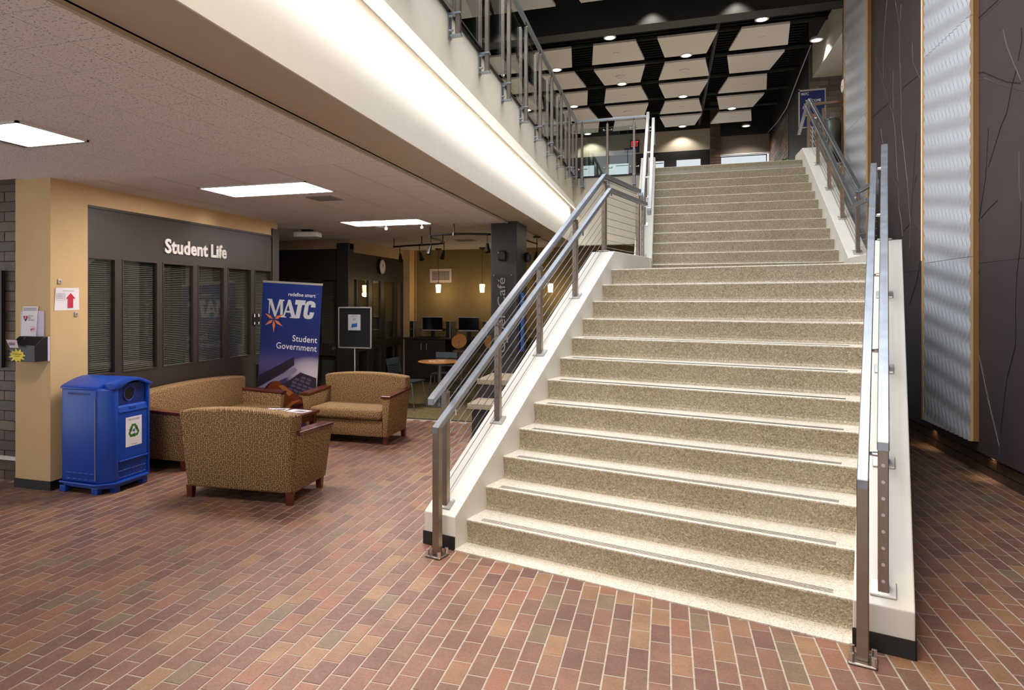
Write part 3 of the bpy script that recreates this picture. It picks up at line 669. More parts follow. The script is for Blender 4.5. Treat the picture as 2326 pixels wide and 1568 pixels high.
# ------------------------------------------------------------------ right wall: bricks, dark panels, crack lines, wavy panels
wrt = struct('wall_right', box(3.072, 3.35, -3, 13.9, 0, 8.4), mortar_d, 'dark right wall of brown panels over a brick base')
bricks(wrt, 'x', 3.072, 6.0, 11.2, 0, .32, .285, .0965, seed=8)
bricks(wrt, 'x', 3.072, 13.1, 13.88, 2.6, 7.0, .29, .10, seed=9)
ye = [1.98, 3.2, 4.42, 5.64, 6.86, 8.09, 9.35, 10.6, 11.83, 13.08]; ze = [.232, 2.13, 4.57, 7.0, 8.39]
for a, b in zip(ye, ye[1:]):
    for z0, z1 in zip(ze, ze[1:]):
        obj('wall_panel', box(3.0, 3.035, a + .0015, b - .0015, z0 + .0015, z1 - .0015), brown_p, wrt)
CR = [(1,[(11.81,5.89),(11.82,5.73)]),(1,[(11.05,6.04),(11.2,5.58),(11.23,5.36),(11.22,4.98)]),
(1,[(10.69,5.89),(10.58,5.62),(10.51,5.45),(10.51,5.02),(10.48,4.87),(10.46,4.57),(10.44,4.46),(10.44,4.05),(10.42,4.01),(10.21,3.32),(10.1,2.76),(10.13,2.43)]),
(1,[(10.44,5.72),(10.48,5.53)]),(1,[(10.02,5.06),(10.0,4.81),(9.75,4.52)]),
(1,[(11.61,5.42),(10.97,4.56),(10.8,4.36),(10.72,4.17),(10.69,4.07),(10.64,3.7),(10.58,3.37)]),(1,[(10.77,4.96),(10.79,4.67),(10.77,4.42)]),
(1,[(11.34,4.27),(11.27,4.09),(11.15,3.88)]),(1,[(10.8,3.48),(10.56,3.28),(10.55,3.03),(10.46,2.86),(10.39,2.61)]),
(0,[(9.86,3.33),(9.95,3.17)]),(0,[(9.87,3.88),(10.06,2.82)]),(0,[(10.33,2.68),(10.1,2.75)]),(1,[(10.0,2.74),(9.8,2.66)]),
(0,[(9.69,2.33),(9.86,2.0),(10.12,1.72)]),(0,[(11.87,4.55),(10.99,4.55)]),(0,[(10.38,4.59),(9.85,4.57)]),
(1,[(7.58,4.29),(7.51,4.11),(7.33,3.83),(7.25,3.71)]),(1,[(8.22,4.02),(7.94,3.95),(7.65,3.8),(7.21,3.61),(7.13,3.6)]),(1,[(8.31,4.11),(8.24,4.06)]),
(0,[(7.24,4.18),(7.23,4.06),(7.3,3.9)]),(0,[(7.33,3.83),(7.4,3.73),(7.51,3.49),(7.62,3.4),(7.88,3.06)]),(0,[(7.88,3.44),(7.94,2.97),(8.09,2.56),(8.26,2.54)]),
(0,[(7.69,2.71),(7.91,2.64),(8.04,2.58)]),(1,[(7.28,3.09),(7.28,2.79),(7.25,2.65)]),
(0,[(7.24,2.63),(7.25,2.28),(7.32,1.99),(7.34,1.74),(7.34,1.36),(7.51,1.02),(7.63,.51)]),
(0,[(8.26,4.1),(7.98,4.02),(7.79,3.92),(7.51,3.78),(7.26,3.69)]),(0,[(7.67,4.61),(8.3,4.6)]),
(1,[(8.23,1.5),(8.13,1.28),(8.06,1.14),(7.88,.77),(7.69,.43),(7.66,.38),(7.66,.29)]),(0,[(8.22,2.17),(8.18,2.02),(8.19,1.89),(8.23,1.81)]),(0,[(8.07,2.06),(8.13,2.01)])]
crack_m = steel('crack_lit_edge', '#dfe3ea', .22); crack_d = plain('crack_dark', '#241f1f', .5)  # bright lines: lit groove edges put in as pale metal strips
for br, pts in CR:
    w = .0065 if br else .008; m = MB()
    for (y0, z0), (y1, z1) in zip(pts, pts[1:]):
        dy, dz = y1 - y0, z1 - z0; l = math.hypot(dy, dz); ny, nz = -dz / l * w / 2, dy / l * w / 2
        q = [(y0 + ny, z0 + nz), (y1 + ny, z1 + nz), (y1 - ny, z1 - nz), (y0 - ny, z0 - nz)]
        m.add([(2.9995, a, b) for a, b in q] + [(2.997, (a + (y0 + y1) / 2 * 0), b) for a, b in q], [(0, 1, 2, 3), (7, 6, 5, 4), (0, 4, 5, 1), (1, 5, 6, 2), (2, 6, 7, 3), (3, 7, 4, 0)])
    obj('crack_line', m, crack_m if br else crack_d, wrt)
def wave_panel(y0, y1, zb, seams, label):
    t = thing('wave_panel', label, 'wall panel', (2.95, (y0 + y1) / 2, zb), 0, 'wavy wall panels')
    pitch = (y1 - y0) / 12.; P = .275
    hw = (y1 - y0) / 2
    def depth(y, z):
        ph = (y + hw) / pitch + .30 * math.sin(2 * math.pi * (z / P - (y + hw) / pitch * .06))
        f = ph - math.floor(ph); return .020 * (f / .5 if f < .5 else (1 - f) / .5)
    zs = [zb] + seams
    ny = 12 * 10
    for a, b in zip(zs, zs[1:]):
        nz = int((b - a) / .0172); vs, fs = [], []
        a2, b2 = a + .002, b - .002
        for j in range(nz + 1):
            z = a2 + (b2 - a2) * j / nz
            for i in range(ny + 1):
                y = -hw + 2 * hw * i / ny; vs.append((-.018 - depth(y * .9999, z), y, z - zb))
        for j in range(nz):
            for i in range(ny): fs.append((j * (ny + 1) + i, (j + 1) * (ny + 1) + i, (j + 1) * (ny + 1) + i + 1, j * (ny + 1) + i + 1))
        me = bpy.data.meshes.new('wave_sheet'); me.from_pydata(vs, [], fs)
        for p in me.polygons: p.use_smooth = True
        me.set_sharp_from_angle(angle=.35)
        obj('wave_sheet', me, wave_w, t)
        # board sides behind the sheet (tan, their front edge following the wave)
        for s in (-1, 1):
            e = MB(); n = nz // 2; yy = s * hw
            for j in range(n + 1):
                z = a2 + (b2 - a2) * j / n; x = -.0175 - depth(s * hw * .9999, z)
                e.v += [(x, yy + s * .0005, z - zb), (.002, yy + s * .0005, z - zb)]
            e.f = [(2 * j, 2 * j + 1, 2 * j + 3, 2 * j + 2) for j in range(n)]
            obj('board_edge', e, mdf, t)
        obj('bottom_edge', box(-.018, .002, -hw, hw, a2 - zb, a2 - zb + .004), mdf, t)
    obj('backer', box(.002, .05, -hw + .004, hw - .004, 0, zs[-1] - zb), mdf_d, t)
    obj('side_board', box(-.034, .05, hw + .012, hw + .060, .0, zs[-1] - zb), mdf, t)
    if y0 < 10: obj('led_strip', box(-.034, .03, hw + .061, hw + .070, 1.9, zs[-1] - zb), led_y, t)
    return t
wave_panel(8.09, 9.365, .335, [2.20, 4.64, 7.08, 8.38], 'tall white wavy panel with tan edges on the dark right wall, nearest the camera')
wave_panel(11.83, 13.08, .335, [2.20, 4.64, 7.08, 8.38], 'tall wavy panel with tan edges beside the top of the stairs')
spot('panel_led', (3.048, 9.42, .25), (.0, .1, -1), 3, (1, .72, .36), 2.2, .8, .03); spot('panel_led', (3.048, 7.92, .25), (.0, .1, -1), 3, (1, .72, .36), 2.0, .8, .02)

struct('wall_blocker_right', box(0.4, 3.35, -3.3, -3.0, 0, 8.4), ivory, 'unseen light-blocking wall added behind the camera, right side')  # out of view, added to block frontal light on the lower right wall
struct('wall_blocker_left', box(-9.0, -3.6, -3.3, -3.0, 0, 8.4), ivory, 'unseen light-blocking wall added behind the camera, left side')  # out of view, added to block frontal light on column and near sofa
w = struct('window_40', MB().box(-3.6, -3.5, -3.25, -3.05, 1.2, 6.0).box(.3, .4, -3.25, -3.05, 1.2, 6.0).box(-3.6, .4, -3.25, -3.05, 5.9, 6.0).box(-3.6, .4, -3.25, -3.05, 1.2, 1.28).box(-2.3, -2.24, -3.2, -3.1, 1.2, 6.0).box(-.96, -.9, -3.2, -3.1, 1.2, 6.0), frame_m, 'added frame of an unseen tall window behind the camera')  # added to frame the daylight lamp behind the camera
struct('window_41', MB().box(-1.70, -1.65, .55, 10.25, 8.06, 8.4).box(.95, 1.0, .55, 10.25, 8.06, 8.4).box(-1.65, .95, .55, .60, 8.06, 8.4).box(-1.65, .95, 10.2, 10.25, 8.06, 8.4), black_p, 'added frame of an unseen roof light above the stairs')  # added round the overhead daylight lamp, out of view
obj('lamp_housing', MB().box(-1.6, .6, 1.2, 2.8, 5.62, 5.72).tube([(-1.3, 2, 5.7), (-1.3, 2, 8.4)], .012, 6).tube([(.3, 2, 5.7), (.3, 2, 8.4)], .012, 6), black_p, cu)  # housing added to give the unseen warm lamp a fixture

# ------------------------------------------------------------------ balcony railing of steel posts and glass
br = thing('balcony_railing', 'glass and steel balcony railing running along the upper floor edge', 'railing', (0, 0, 0))
PY = [2.48, 3.46, 4.44, 5.432, 6.395, 7.356, 8.324, 9.318, 10.318, 11.309, 12.301, 13.30]
XP = -1.668
def gpost(x, y, ax):                                  # ax 'x': wall behind at -X ; 'y': wall behind at +Y
    p = obj('post', box(x - .023, x + .023, y - .021, y + .021, 4.0, ZF + .985), st_d, br, bevel=.005, seg=1)
    obj('pin', MB().tube([(x, y, ZF + .98), (x, y, ZF + 1.06)], .007, 6).tube([(x, y, ZF + .985), (x, y, ZF + 1.0)], .014, 8), chrome, p)
    b = MB()
    if ax == 'x':
        b.box(-1.745, -1.735, y - .05, y + .03, 3.97, 4.20).box(-1.735, x + .03, y - .028, y + .028, 3.985, 4.0).box(-1.735, x + .03, y - .03, y + .03, 4.17, 4.186)
        for z in (4.03, 4.15): b.tube([(-1.737, y - .03, z), (-1.705, y - .03, z)], .010, 8)
        cl = [(-1.70, y + .075, z) for z in (ZF + .14, ZF + .88)]
    else:
        b.box(x - .05, x + .05, 13.488, 13.5, 3.97, 4.20).box(x - .03, x + .03, y - .03, 13.49, 3.985, 4.0).box(x - .03, x + .03, y - .03, 13.49, 4.17, 4.186)
        cl = [(x + d, 13.42, z) for z in (ZF + .14, ZF + .88) for d in (-.075, .075)]
    obj('bracket', b, st_l, p)
    c = MB()
    for q in cl:
        c.tube([(q[0], q[1], q[2]), (x, y, q[2] - .02)], .009, 6)
        c.add(*[(lambda vs, fs: (vs, fs))(*sph(q, .020))][0])
    obj('glass_clamp', c, chrome, p, smooth='all')
def sph(c, r, n=8, m=5):
    vs = [(c[0] + r * math.sin(math.pi * j / m) * math.cos(2 * math.pi * i / n), c[1] + r * math.sin(math.pi * j / m) * math.sin(2 * math.pi * i / n), c[2] + r * math.cos(math.pi * j / m)) for j in range(1, m) for i in range(n)]
    fs = [(j * n + i, j * n + (i + 1) % n, (j + 1) * n + (i + 1) % n, (j + 1) * n + i) for j in range(m - 2) for i in range(n)]
    vs += [(c[0], c[1], c[2] + r), (c[0], c[1], c[2] - r)]; k = len(vs)
    fs += [(k - 2, (i + 1) % n, i) for i in range(n)] + [(k - 1, (m - 2) * n + i, (m - 2) * n + (i + 1) % n) for i in range(n)]
    return vs, fs
for y in PY: gpost(XP, y, 'x')
for x in (-1.565, -1.08, -.582): gpost(x, 13.36, 'y')
for a, b in zip(PY, PY[1:]): obj('glass_panel', box(-1.712, -1.700, a + .03, b - .03, ZF + .01, ZF + .93), glass_b, br)
for a, b in ((-1.60, -1.09), (-1.07, -.55)): obj('glass_panel', box(a, b, 13.415, 13.427, ZF + .01, ZF + .93), glass_b, br)
obj('top_rail', MB().sweep([(XP - .012, -1, ZF + 1.07), (XP - .012, 13.36, ZF + 1.07)], (1, 0, 0), .05, .045), st_l, br, bevel=.004, seg=1)
obj('top_rail', MB().sweep([(XP - .037, 13.385, ZF + 1.07), (XU - .16, 13.385, ZF + 1.07)], (0, 1, 0), .05, .045), st_l, br, bevel=.004, seg=1)
obj('edge_strip', MB().box(-1.752, -1.735, -1, 13.5, ZF - .02, ZF + .012).box(-1.745, XU - .25, 13.485, 13.5, ZF - .02, ZF + .012), dk_plastic, br)
rr = thing('landing_railing', 'short steel and glass railing at the top right of the stairs', 'railing', (0, 0, 0))
obj('top_rail', MB().sweep([(XR + .17, 13.45, ZF + 1.07), (3.06, 13.45, ZF + 1.07)], (0, 1, 0), .05, .05), st_d, rr, bevel=.004, seg=1)
for x in (2.66, 2.98): obj('post', box(x - .023, x + .023, 13.42, 13.465, ZF, ZF + .98), st_d, rr, bevel=.004, seg=1)
obj('glass_panel', box(2.69, 2.95, 13.44, 13.45, ZF + .05, ZF + .92), glass_b, rr)
struct('trim_5', box(XR + .25, 3.06, 13.45, 13.75, 2.6, ZF), ivory)

# ------------------------------------------------------------------ lamps
names = ['square fluorescent ceiling light at the left edge', 'rectangular fluorescent ceiling light before the office front', 'rectangular fluorescent ceiling light nearest the cafe']
for k, (a, b, c, d) in enumerate(LIGHTS):
    t = thing('ceiling_light', names[k], 'ceiling light', ((a + b) / 2, (c + d) / 2, ZC), 0, 'lower room ceiling lights')
    hx, hy = (b - a) / 2, (d - c) / 2
    obj('frame', MB().box(-hx, hx, -hy, -hy + .02, -.012, .03).box(-hx, hx, hy - .02, hy, -.012, .03).box(-hx, -hx + .02, -hy, hy, -.012, .03).box(hx - .02, hx, -hy, hy, -.012, .03), white_p, t)
    obj('diffuser', box(-hx + .02, hx - .02, -hy + .02, hy - .02, -.004, .02), lamp_w, t)
DL = [(-1.127, 14.56, 'behind the black beam, left of centre'), (1.80, 14.53, 'behind the black beam, above the right half of the stairs'), (3.05, 16.04, 'beside the white soffit at the right'),
      (.438, 16.145, 'behind the first middle ceiling panel'), (-2.5, 16.2, 'behind the glass railing posts'), (-1.07, 17.76, 'behind the second panel row, left of centre'), (.44, 19.36, 'behind the third middle ceiling panel'),
      (-2.5, 19.4, 'seen low between the balcony posts'), (1.81, 20.99, 'behind the fourth right ceiling panel'), (-2.48, 22.73, 'nearest the back wall at the left'), (.50, 22.67, 'nearest the back wall, above the stair top'), (2.42, 23.24, 'at the far right before the tan wall band')]
for x, y, w in DL:
    t = thing('recessed_downlight', 'round recessed downlight ' + w, 'downlight', (x, y, 7.30), 0, 'upper floor downlights')
    obj('trim_ring', MB().lathe([(.13, 0), (.13, .02), (.10, .06), (.10, .0)], 20), white_p, t, smooth=True)
    obj('lens', MB().lathe([(.095, -.005), (.095, -.001)], 20), lamp_d, t)
    spot('downlight_lamp', (x, y, 7.27), (0, 0, -1), 170, (1, .95, .84), 2.2, .6, .08)
for x in (-.26, 1.24): spot('beam_washer', (x, 13.25, 7.5), (0, 0, -1), 90, (1, .95, .82), 1.6, .5, .04)
for x in (-2.48, .50): spot('wall_washer', (x, 23.66, 7.47), (0, 0, -1), 60, (1, .96, .86), 2.1, .5, .04)
for k, x in enumerate((-4.722, -3.735, -2.274)):
    t = thing('pendant_lamp', ['glowing glass pendant lamp below the wall vent', 'glowing glass pendant lamp left of the dark column', 'glowing glass pendant lamp seen behind the stair cables'][k], 'pendant lamp', (x, 13.9, 0), 0, 'cafe pendant lamps')
    obj('canopy', MB().lathe([(.012, ZC - .05), (.05, ZC - .03), (.07, ZC - .012), (.07, ZC)], 16), dk_plastic, t, smooth=True)
    obj('cord', MB().tube([(0, 0, 2.15), (0, 0, ZC - .03)], .004, 6), dk_plastic, t)
    obj('socket', MB().lathe([(.02, 2.10), (.022, 2.13), (.008, 2.17)], 10), gmetal, t)
    obj('lamp_shade', MB().lathe([(.042, 1.93), (.045, 1.935), (.058, 2.10), (.045, 2.105)], 16), lamp_p, t, smooth=True)
    l = bpy.data.lights.new('pendant_bulb', 'POINT'); l.energy = 5; l.color = (1, .70, .36); l.shadow_soft_size = .06
    lo = bpy.data.objects.new('pendant_bulb', l); C.objects.link(lo); lo.location = (x, 13.9, 1.90)
tr = thing('track_light', 'curved black track light with small spot heads on the cafe ceiling', 'track light', (0, 0, 0))
TP = [(-4.73, 11.41), (-4.38, 11.24), (-4.1, 11.16), (-3.78, 11.08), (-3.63, 10.93), (-3.55, 10.76), (-3.51, 10.43), (-3.52, 10.15), (-3.5, 9.94), (-3.44, 9.74), (-3.35, 9.57), (-3.17, 9.49), (-2.98, 9.49), (-2.74, 9.53), (-2.46, 9.72)]
obj('rail', MB().tube([(a, b, 2.74) for a, b in TP], .016, 8), dk_plastic, tr)
for a, b in (TP[0], TP[2], TP[4], TP[9], TP[12]): obj('stem', MB().tube([(a, b, 2.73), (a, b, ZC)], .009, 6).tube([(a, b, 2.72), (a, b, 2.76)], .024, 8), dk_plastic, tr)
for a, b, dx, dy in ((-4.58, 11.32, .04, -.06), (-4.14, 11.15, .06, -.04), (-3.445, 9.78, -.03, -.03), (-3.60, 10.90, -.02, -.05), (-2.52, 9.66, .02, -.04)):
    h = obj('spot_head', MB().tube([(a, b, 2.74), (a, b, 2.56)], .007, 6).tube([(a + dx * .2, b, 2.60), (a + dx, b + dy, 2.47)], .022, 10, r2=.042), dk_plastic, tr)
tr2 = thing('track_spot', 'small black spot head hanging right of the dark column', 'track light', (-2.12, 11.5, 0))
obj('rail', MB().tube([(-.09, -.4, 2.76), (-.05, .35, 2.76)], .014, 6), dk_plastic, tr2); obj('canopy', MB().lathe([(.06, ZC - .03), (.075, ZC)], 12, -.05, .3), dk_plastic, tr2)
obj('spot_head', MB().tube([(-.05, .3, 2.85), (-.05, .3, 2.62)], .008, 6).tube([(-.05, .3, 2.62), (-.07, .24, 2.48)], .02, 8, r2=.04), dk_plastic, tr2)
t = thing('projector', 'small white projector fixed to the tiled ceiling', 'projector', (-5.45, 9.55, 2.80), .2)
obj('body', box(-.20, .20, -.12, .12, -.03, .05), white_p, t, bevel=.015); obj('mount', box(-.08, .08, -.06, .06, .05, .10), dk_plastic, t)
t = thing('ceiling_vent', 'square grey air vent in the ceiling tiles', 'vent', (-3.60, 6.68, ZC)); vg = plain('vent_grey', '#8d8580', .5)
obj('frame', MB().box(-.15, .15, -.15, -.12, -.01, .0).box(-.15, .15, .12, .15, -.01, 0).box(-.15, -.12, -.12, .12, -.01, 0).box(.12, .15, -.12, .12, -.01, 0), vg, t)
for k in range(7): obj('slat', box(-.12, .12, -.115 + k * .035, -.095 + k * .035, -.008, -.002), vg, t)
t = thing('ceiling_vent', 'dim flat vent in the cafe ceiling above the track light', 'vent', (-3.58, 12.15, ZC)); obj('frame', MB().box(-.17, .17, -.17, .17, -.008, 0), vg, t)
for k in range(6): obj('slat', box(-.14, .14, -.13 + k * .045, -.11 + k * .045, -.014, -.008), vg, t)
tag(obj('smoke_detector', MB().lathe([(.05, ZC - .03), (.10, ZC - .018), (.10, ZC)], 18, -4.11, 9.46), white_p, smooth=True), 'flat white smoke detector behind the far ceiling light', 'smoke detector')
for x, w in ((-4.0, 'left'), (-3.43, 'right')):
    t = thing('ceiling_spotlet', 'tiny white ball fitting under the %s end of the far ceiling light' % w, 'ceiling fitting', (x, 9.34, ZC)); obj('stem', MB().tube([(0, 0, 0), (0, 0, -.04)], .008, 6), white_p, t); obj('ball', MB().add(*sph((0, 0, -.055), .024)), white_p, t, smooth='all')

# ------------------------------------------------------------------ upper floor things
t = thing('exit_sign', 'small red lit EXIT sign on the upper back wall', 'sign', (-1.02, 23.96, 7.02)); obj('housing', box(-.15, .15, 0, .03, -.02, .24), black_p, t)
text('EXIT', exit_g, t, face_ny(-.115, -.004, .02), (.23, .19), off=.03)
t = thing('wall_sign', 'dark blue sign board under the red exit sign', 'sign', (-1.12, 23.98, 6.84)); obj('board', box(-.25, .25, 0, .015, 0, .165), navy, t)
ws = thing('welcome_sign', 'blue welcome sign in a silver frame on the upper floor', 'sign', (2.68, 14.5, ZF)); sv = silver
obj('frame', MB().box(-.235, -.215, -.01, .01, .90, 1.645).box(.215, .235, -.01, .01, .90, 1.60).box(-.235, .235, -.01, .01, 1.60, 1.63).box(-.235, .235, -.01, .01, .89, .91), sv, ws)
obj('face', box(-.215, .215, -.006, .004, .91, 1.60), navy, ws)
obj('stand', MB().tube([(0, .0, .02), (0, 0, .9)], .018, 8).lathe([(.18, 0), (.18, .02)], 16), gmetal, ws)
text('MATC', white_i, ws, face_ny(-.19, -.008, 1.52), (.13, .055), off=.02); text('WELCOME', white_i, ws, face_ny(-.12, -.008, 1.385), (.27, .05), off=.02); text('TO TRUAX', white_i, ws, face_ny(-.15, -.008, 1.31), (.28, .05), off=.02)
o = obj('orange_mark', polys([(-.06, 1.06), (.06, 1.02), (.06, 1.14), (-.06, 1.18)], face_ny(0, -.008, 0)), orange_i, ws)
t = thing('wall_clock', 'round wall clock high on the brick at the upper right', 'clock', (3.055, 13.7, 5.62), 0); obj('rim', MB().lathe([(.12, 0), (.125, .03), (.11, .035)], 24), silver, t, rot=(0, -math.pi / 2, 0), smooth=True)
obj('dial', MB().lathe([(.11, .0355), (.11, .0365)], 24), paper, t, rot=(0, -math.pi / 2, 0)); obj('hand', MB().box(-.004, .004, 0, .07, .037, .039).box(-.05, 0, -.004, .004, .037, .039), ink, t, rot=(0, -math.pi / 2, 0))
t = thing('trash_can', 'tall grey cylindrical bin behind the upper railing', 'bin', (2.9, 14.0, ZF)); obj('body', MB().lathe([(.16, 0), (.17, .02), (.17, .78), (.15, .86)], 20), gmetal, t, smooth=True); obj('lid', MB().lathe([(.155, .86), (.14, .90), (.05, .93)], 20), dk_plastic, t, smooth=True)
t = thing('potted_plant', 'small green leafy plant at the top edge of the stairs', 'plant', (2.06, 13.85, ZF)); obj('pot', MB().lathe([(.07, 0), (.09, .10), (.085, .10)], 14), brown_dd, t, smooth=True)
lf = plain('leaf_green', '#5d7d35', .5, vary=.3, scale=30); rg = random.Random(4)
for k in range(34):
    a = rg.uniform(0, 6.28); l = rg.uniform(.10, .22); e = rg.uniform(.1, .9); w = .022
    b = Vector((0, 0, .09 + rg.uniform(0, .04))); d = Vector((math.cos(a) * math.cos(e), math.sin(a) * math.cos(e), math.sin(e))); s = Vector((-math.sin(a), math.cos(a), .2)) * w
    tip = b + d * l - Vector((0, 0, l * .25)); mid = b + d * l * .55
    obj('leaf', MB().add([b, mid + s, tip, mid - s], [(0, 1, 2, 3)]), lf, t)

# ------------------------------------------------------------------ sofas and table
def sofa(name, label, w, loc, rz, group='patterned lounge seats'):
    t = thing(name, label, 'sofa', loc, rz, group); h = w / 2; D0, D1 = -.36, .37
    def frust(x0, x1, y0, y1, z0, z1, ix=0, iy0=0, iy1=0):   # bottom inset
        return MB().hexa([(x0 + (ix if x0 < 0 else 0), y0 + iy0, z0), (x1 - (ix if x1 > 0 else 0), y0 + iy0, z0), (x1 - (ix if x1 > 0 else 0), y1 - iy1, z0), (x0 + (ix if x0 < 0 else 0), y1 - iy1, z0)],
                         [(x0, y0, z1), (x1, y0, z1), (x1, y1, z1), (x0, y1, z1)])
    obj('base', frust(-h + .11, h - .11, D0 + .02, .2, .10, .30, 0, .01), fab, t, bevel=.015, smooth=True)
    obj('seat_cushion', frust(-h + .112, h - .112, D0 - .025, .22, .305, .435), fab, t, bevel=.045, smooth=True, seg=3)
    for s in (-1, 1):
        x0, x1 = sorted((s * h, s * (h - .11)))
        b = [(x0, D0 + .03, .10), (x1, D0 + .03, .10), (x1, .30, .10), (x0, .30, .10)]
        if s < 0: b[0] = (x0 + .055, D0 + .03, .10); b[3] = (x0 + .055, .30, .10)
        else: b[1] = (x1 - .055, D0 + .03, .10); b[2] = (x1 - .055, .30, .10)
        obj('arm', MB().hexa(b, [(x0, D0, .575), (x1, D0, .575), (x1, .30, .605), (x0, .30, .605)]), fab, t, bevel=.012, smooth=True)
        c = MB().hexa([(x0 - .012, D0 - .012, .575), (x1 + .006, D0 - .012, .575), (x1 + .006, .31, .605), (x0 - .012, .31, .605)] if s < 0 else [(x0 - .006, D0 - .012, .575), (x1 + .012, D0 - .012, .575), (x1 + .012, .31, .605), (x0 - .006, .31, .605)],
                      [(x0 - .012, D0 - .012, .605), (x1 + .006, D0 - .012, .605), (x1 + .006, .31, .635), (x0 - .012, .31, .635)] if s < 0 else [(x0 - .006, D0 - .012, .605), (x1 + .012, D0 - .012, .605), (x1 + .012, .31, .635), (x0 - .006, .31, .635)])
        obj('arm_cap', c, wood_r, t, bevel=.006)
        for y in (D0 + .09, .30): obj('leg', MB().hexa([(s * (h - .09) - .024, y - .024, 0), (s * (h - .09) + .024, y - .024, 0), (s * (h - .09) + .024, y + .024, 0), (s * (h - .09) - .024, y + .024, 0)], [(s * (h - .09) - .03, y - .03, .11), (s * (h - .09) + .03, y - .03, .11), (s * (h - .09) + .03, y + .03, .11), (s * (h - .09) - .03, y + .03, .11)]), wood_r, t)
    # backrest: rounded outline, leaning back, upholstered down to the base
    n = 14; out = []
    hb = h - .015
    top = [(-hb + (2 * hb) * i / n, .775 + .040 * math.sin(math.pi * i / n) ** .8) for i in range(n + 1)]
    bot = [(hb - .012, .60), (h - .065, .10), (-h + .065, .10), (-hb + .012, .60)]
    poly = top + bot
    def yb(z): return .37 - .04 * (1 - min(1, z / .8))
    def yf(z): return .20 + .03 * (z - .4)
    vs = [(x, yf(z) , z) for x, z in poly] + [(x, yb(z) + .02 * (z > .7), z) for x, z in poly]; m = len(poly)
    fs = [tuple(range(m)), tuple(range(m, 2 * m))[::-1]] + [(i, m + i, m + (i + 1) % m, (i + 1) % m) for i in range(m)]
    obj('backrest', MB().add(vs, fs), fab, t, bevel=.028, smooth=True, seg=3)
    return t
sofa('loveseat', 'leaf patterned tan loveseat seen from the back, nearest the camera', 1.16, (-3.575, 5.36, 0), math.pi + .05)
sofa('loveseat', 'leaf patterned tan loveseat facing the camera beside the easel', 1.20, (-3.75, 7.83, 0), 0)
sofa('sofa', 'long leaf patterned tan sofa along the office windows behind the blue bin', 1.88, (-5.0, 6.63, 0), math.pi / 2)
t = thing('coffee_table', 'low cherry wood coffee table between the loveseats', 'table', (-4.29, 6.80, 0))
obj('table_top', box(-.34, .34, -.42, .41, .415, .45), wood_r, t, bevel=.005)
obj('apron', MB().box(-.30, .30, -.38, -.36, .34, .415).box(-.30, .30, .35, .37, .34, .415).box(-.30, -.28, -.38, .37, .34, .415).box(.28, .30, -.38, .37, .34, .415), wood_r, t)
for x in (-.28, .28):
    for y in (-.36, .35): obj('leg', box(x - .03, x + .03, y - .03, y + .03, 0, .415), wood_r, t, bevel=.004)
obj('shelf', box(-.28, .28, -.36, .35, .16, .18), wood_r, t)
for k, (x, y, rz, w) in enumerate([(-4.42, 7.02, .2, 'spread flat on the left of the coffee table top'), (-4.12, 7.0, -.15, 'lying at the right of the coffee table top')]):
    m = thing('magazine', 'open pale magazine ' + w, 'magazine', (x, y, .451), rz, 'magazines on the coffee table'); obj('cover', box(-.13, .13, -.09, .09, 0, .006), paper, m); obj('picture', box(-.03, .11, -.06, .04, .006, .0068), ink_g, m); obj('spine', box(-.004, .004, -.09, .09, .0, .009), paper, m)
for k in range(3):
    m = thing('magazine', ['bottom', 'middle', 'top'][k] + ' magazine of the small stack on the coffee table shelf', 'magazine', (-4.14, 6.62, .181 + k * .022), .1 * k, 'magazines on the shelf'); obj('pages', box(-.10, .10, -.13, .13, 0, .018), paper, m); obj('cover', box(-.102, .102, -.132, .132, .018, .021), [paper, plain('grey_green', '#8fa39b', .6), paper_p][k], m)

# ------------------------------------------------------------------ recycling bin
t = thing('recycling_bin', 'blue plastic recycling bin with a round opening beside the column', 'bin', (-5.04, 5.07, 0))
def foot(e=0): return [(-.27 - e, -.26 - e), (.17, -.285 - e), (.285 + e, -.17), (.285 + e, .225), (.20, .29 + e), (-.27 - e, .29 + e)]
obj('base', MB().prism(foot(-.015), 'z', 0.05, .085), blue_bin, t, bevel=.006)
for x, y in ((-.24, -.24), (.13, -.24), (.23, -.13), (.22, .22), (-.24, .25)): obj('foot', box(x - .035, x + .035, y - .03, y + .03, 0, .06), blue_bin, t, bevel=.006)
obj('skirt', MB().prism(foot(.012), 'z', .078, .10), blue_bin, t, bevel=.009)
obj('body', MB().prism([(-.27, -.255), (.165, -.275), (.225, -.215), (.225, .285), (-.27, .285)], 'z', .10, .955), blue_bin, t, bevel=.018, smooth=True)
# front pillars and arched hood
obj('front_pillar', MB().prism([(.165, -.275), (.272, -.175), (.272, -.125), (.20, -.125), (.15, -.25)], 'z', .10, .95), blue_bin, t, bevel=.012, smooth=True)
obj('front_pillar', MB().prism([(.20, .24), (.272, .24), (.272, .262), (.22, .288), (.2, .288)], 'z', .10, .95), blue_bin, t, bevel=.008, smooth=True)
arch = [(-.275, .945)] + [(-.262 + .54 * i / 12, .972 + .072 * math.sin(math.pi * i / 12)) for i in range(13)] + [(.292, .945)]
obj('lid', MB().prism(arch, 'x', -.275, .16), blue_bin, t, bevel=.016, smooth=True)
hood = [(-.20, .945)] + [(-.19 + .47 * i / 12, .965 + .078 * math.sin(math.pi * (.12 + .88 * i / 12))) for i in range(13)] + [(.288, .945), (.24, .945)] + [(.24 - .365 * i / 10, .945 + .058 * math.sin(math.pi * i / 10)) for i in range(1, 10)] + [(-.125, .945)]
obj('hood', MB().prism(hood, 'x', .14, .285), blue_bin, t, bevel=.008, smooth=True)
hm = MB(); n = 20; rim = [(-.125, .76), (.24, .76), (.24, 1.0), (-.125, 1.0)]
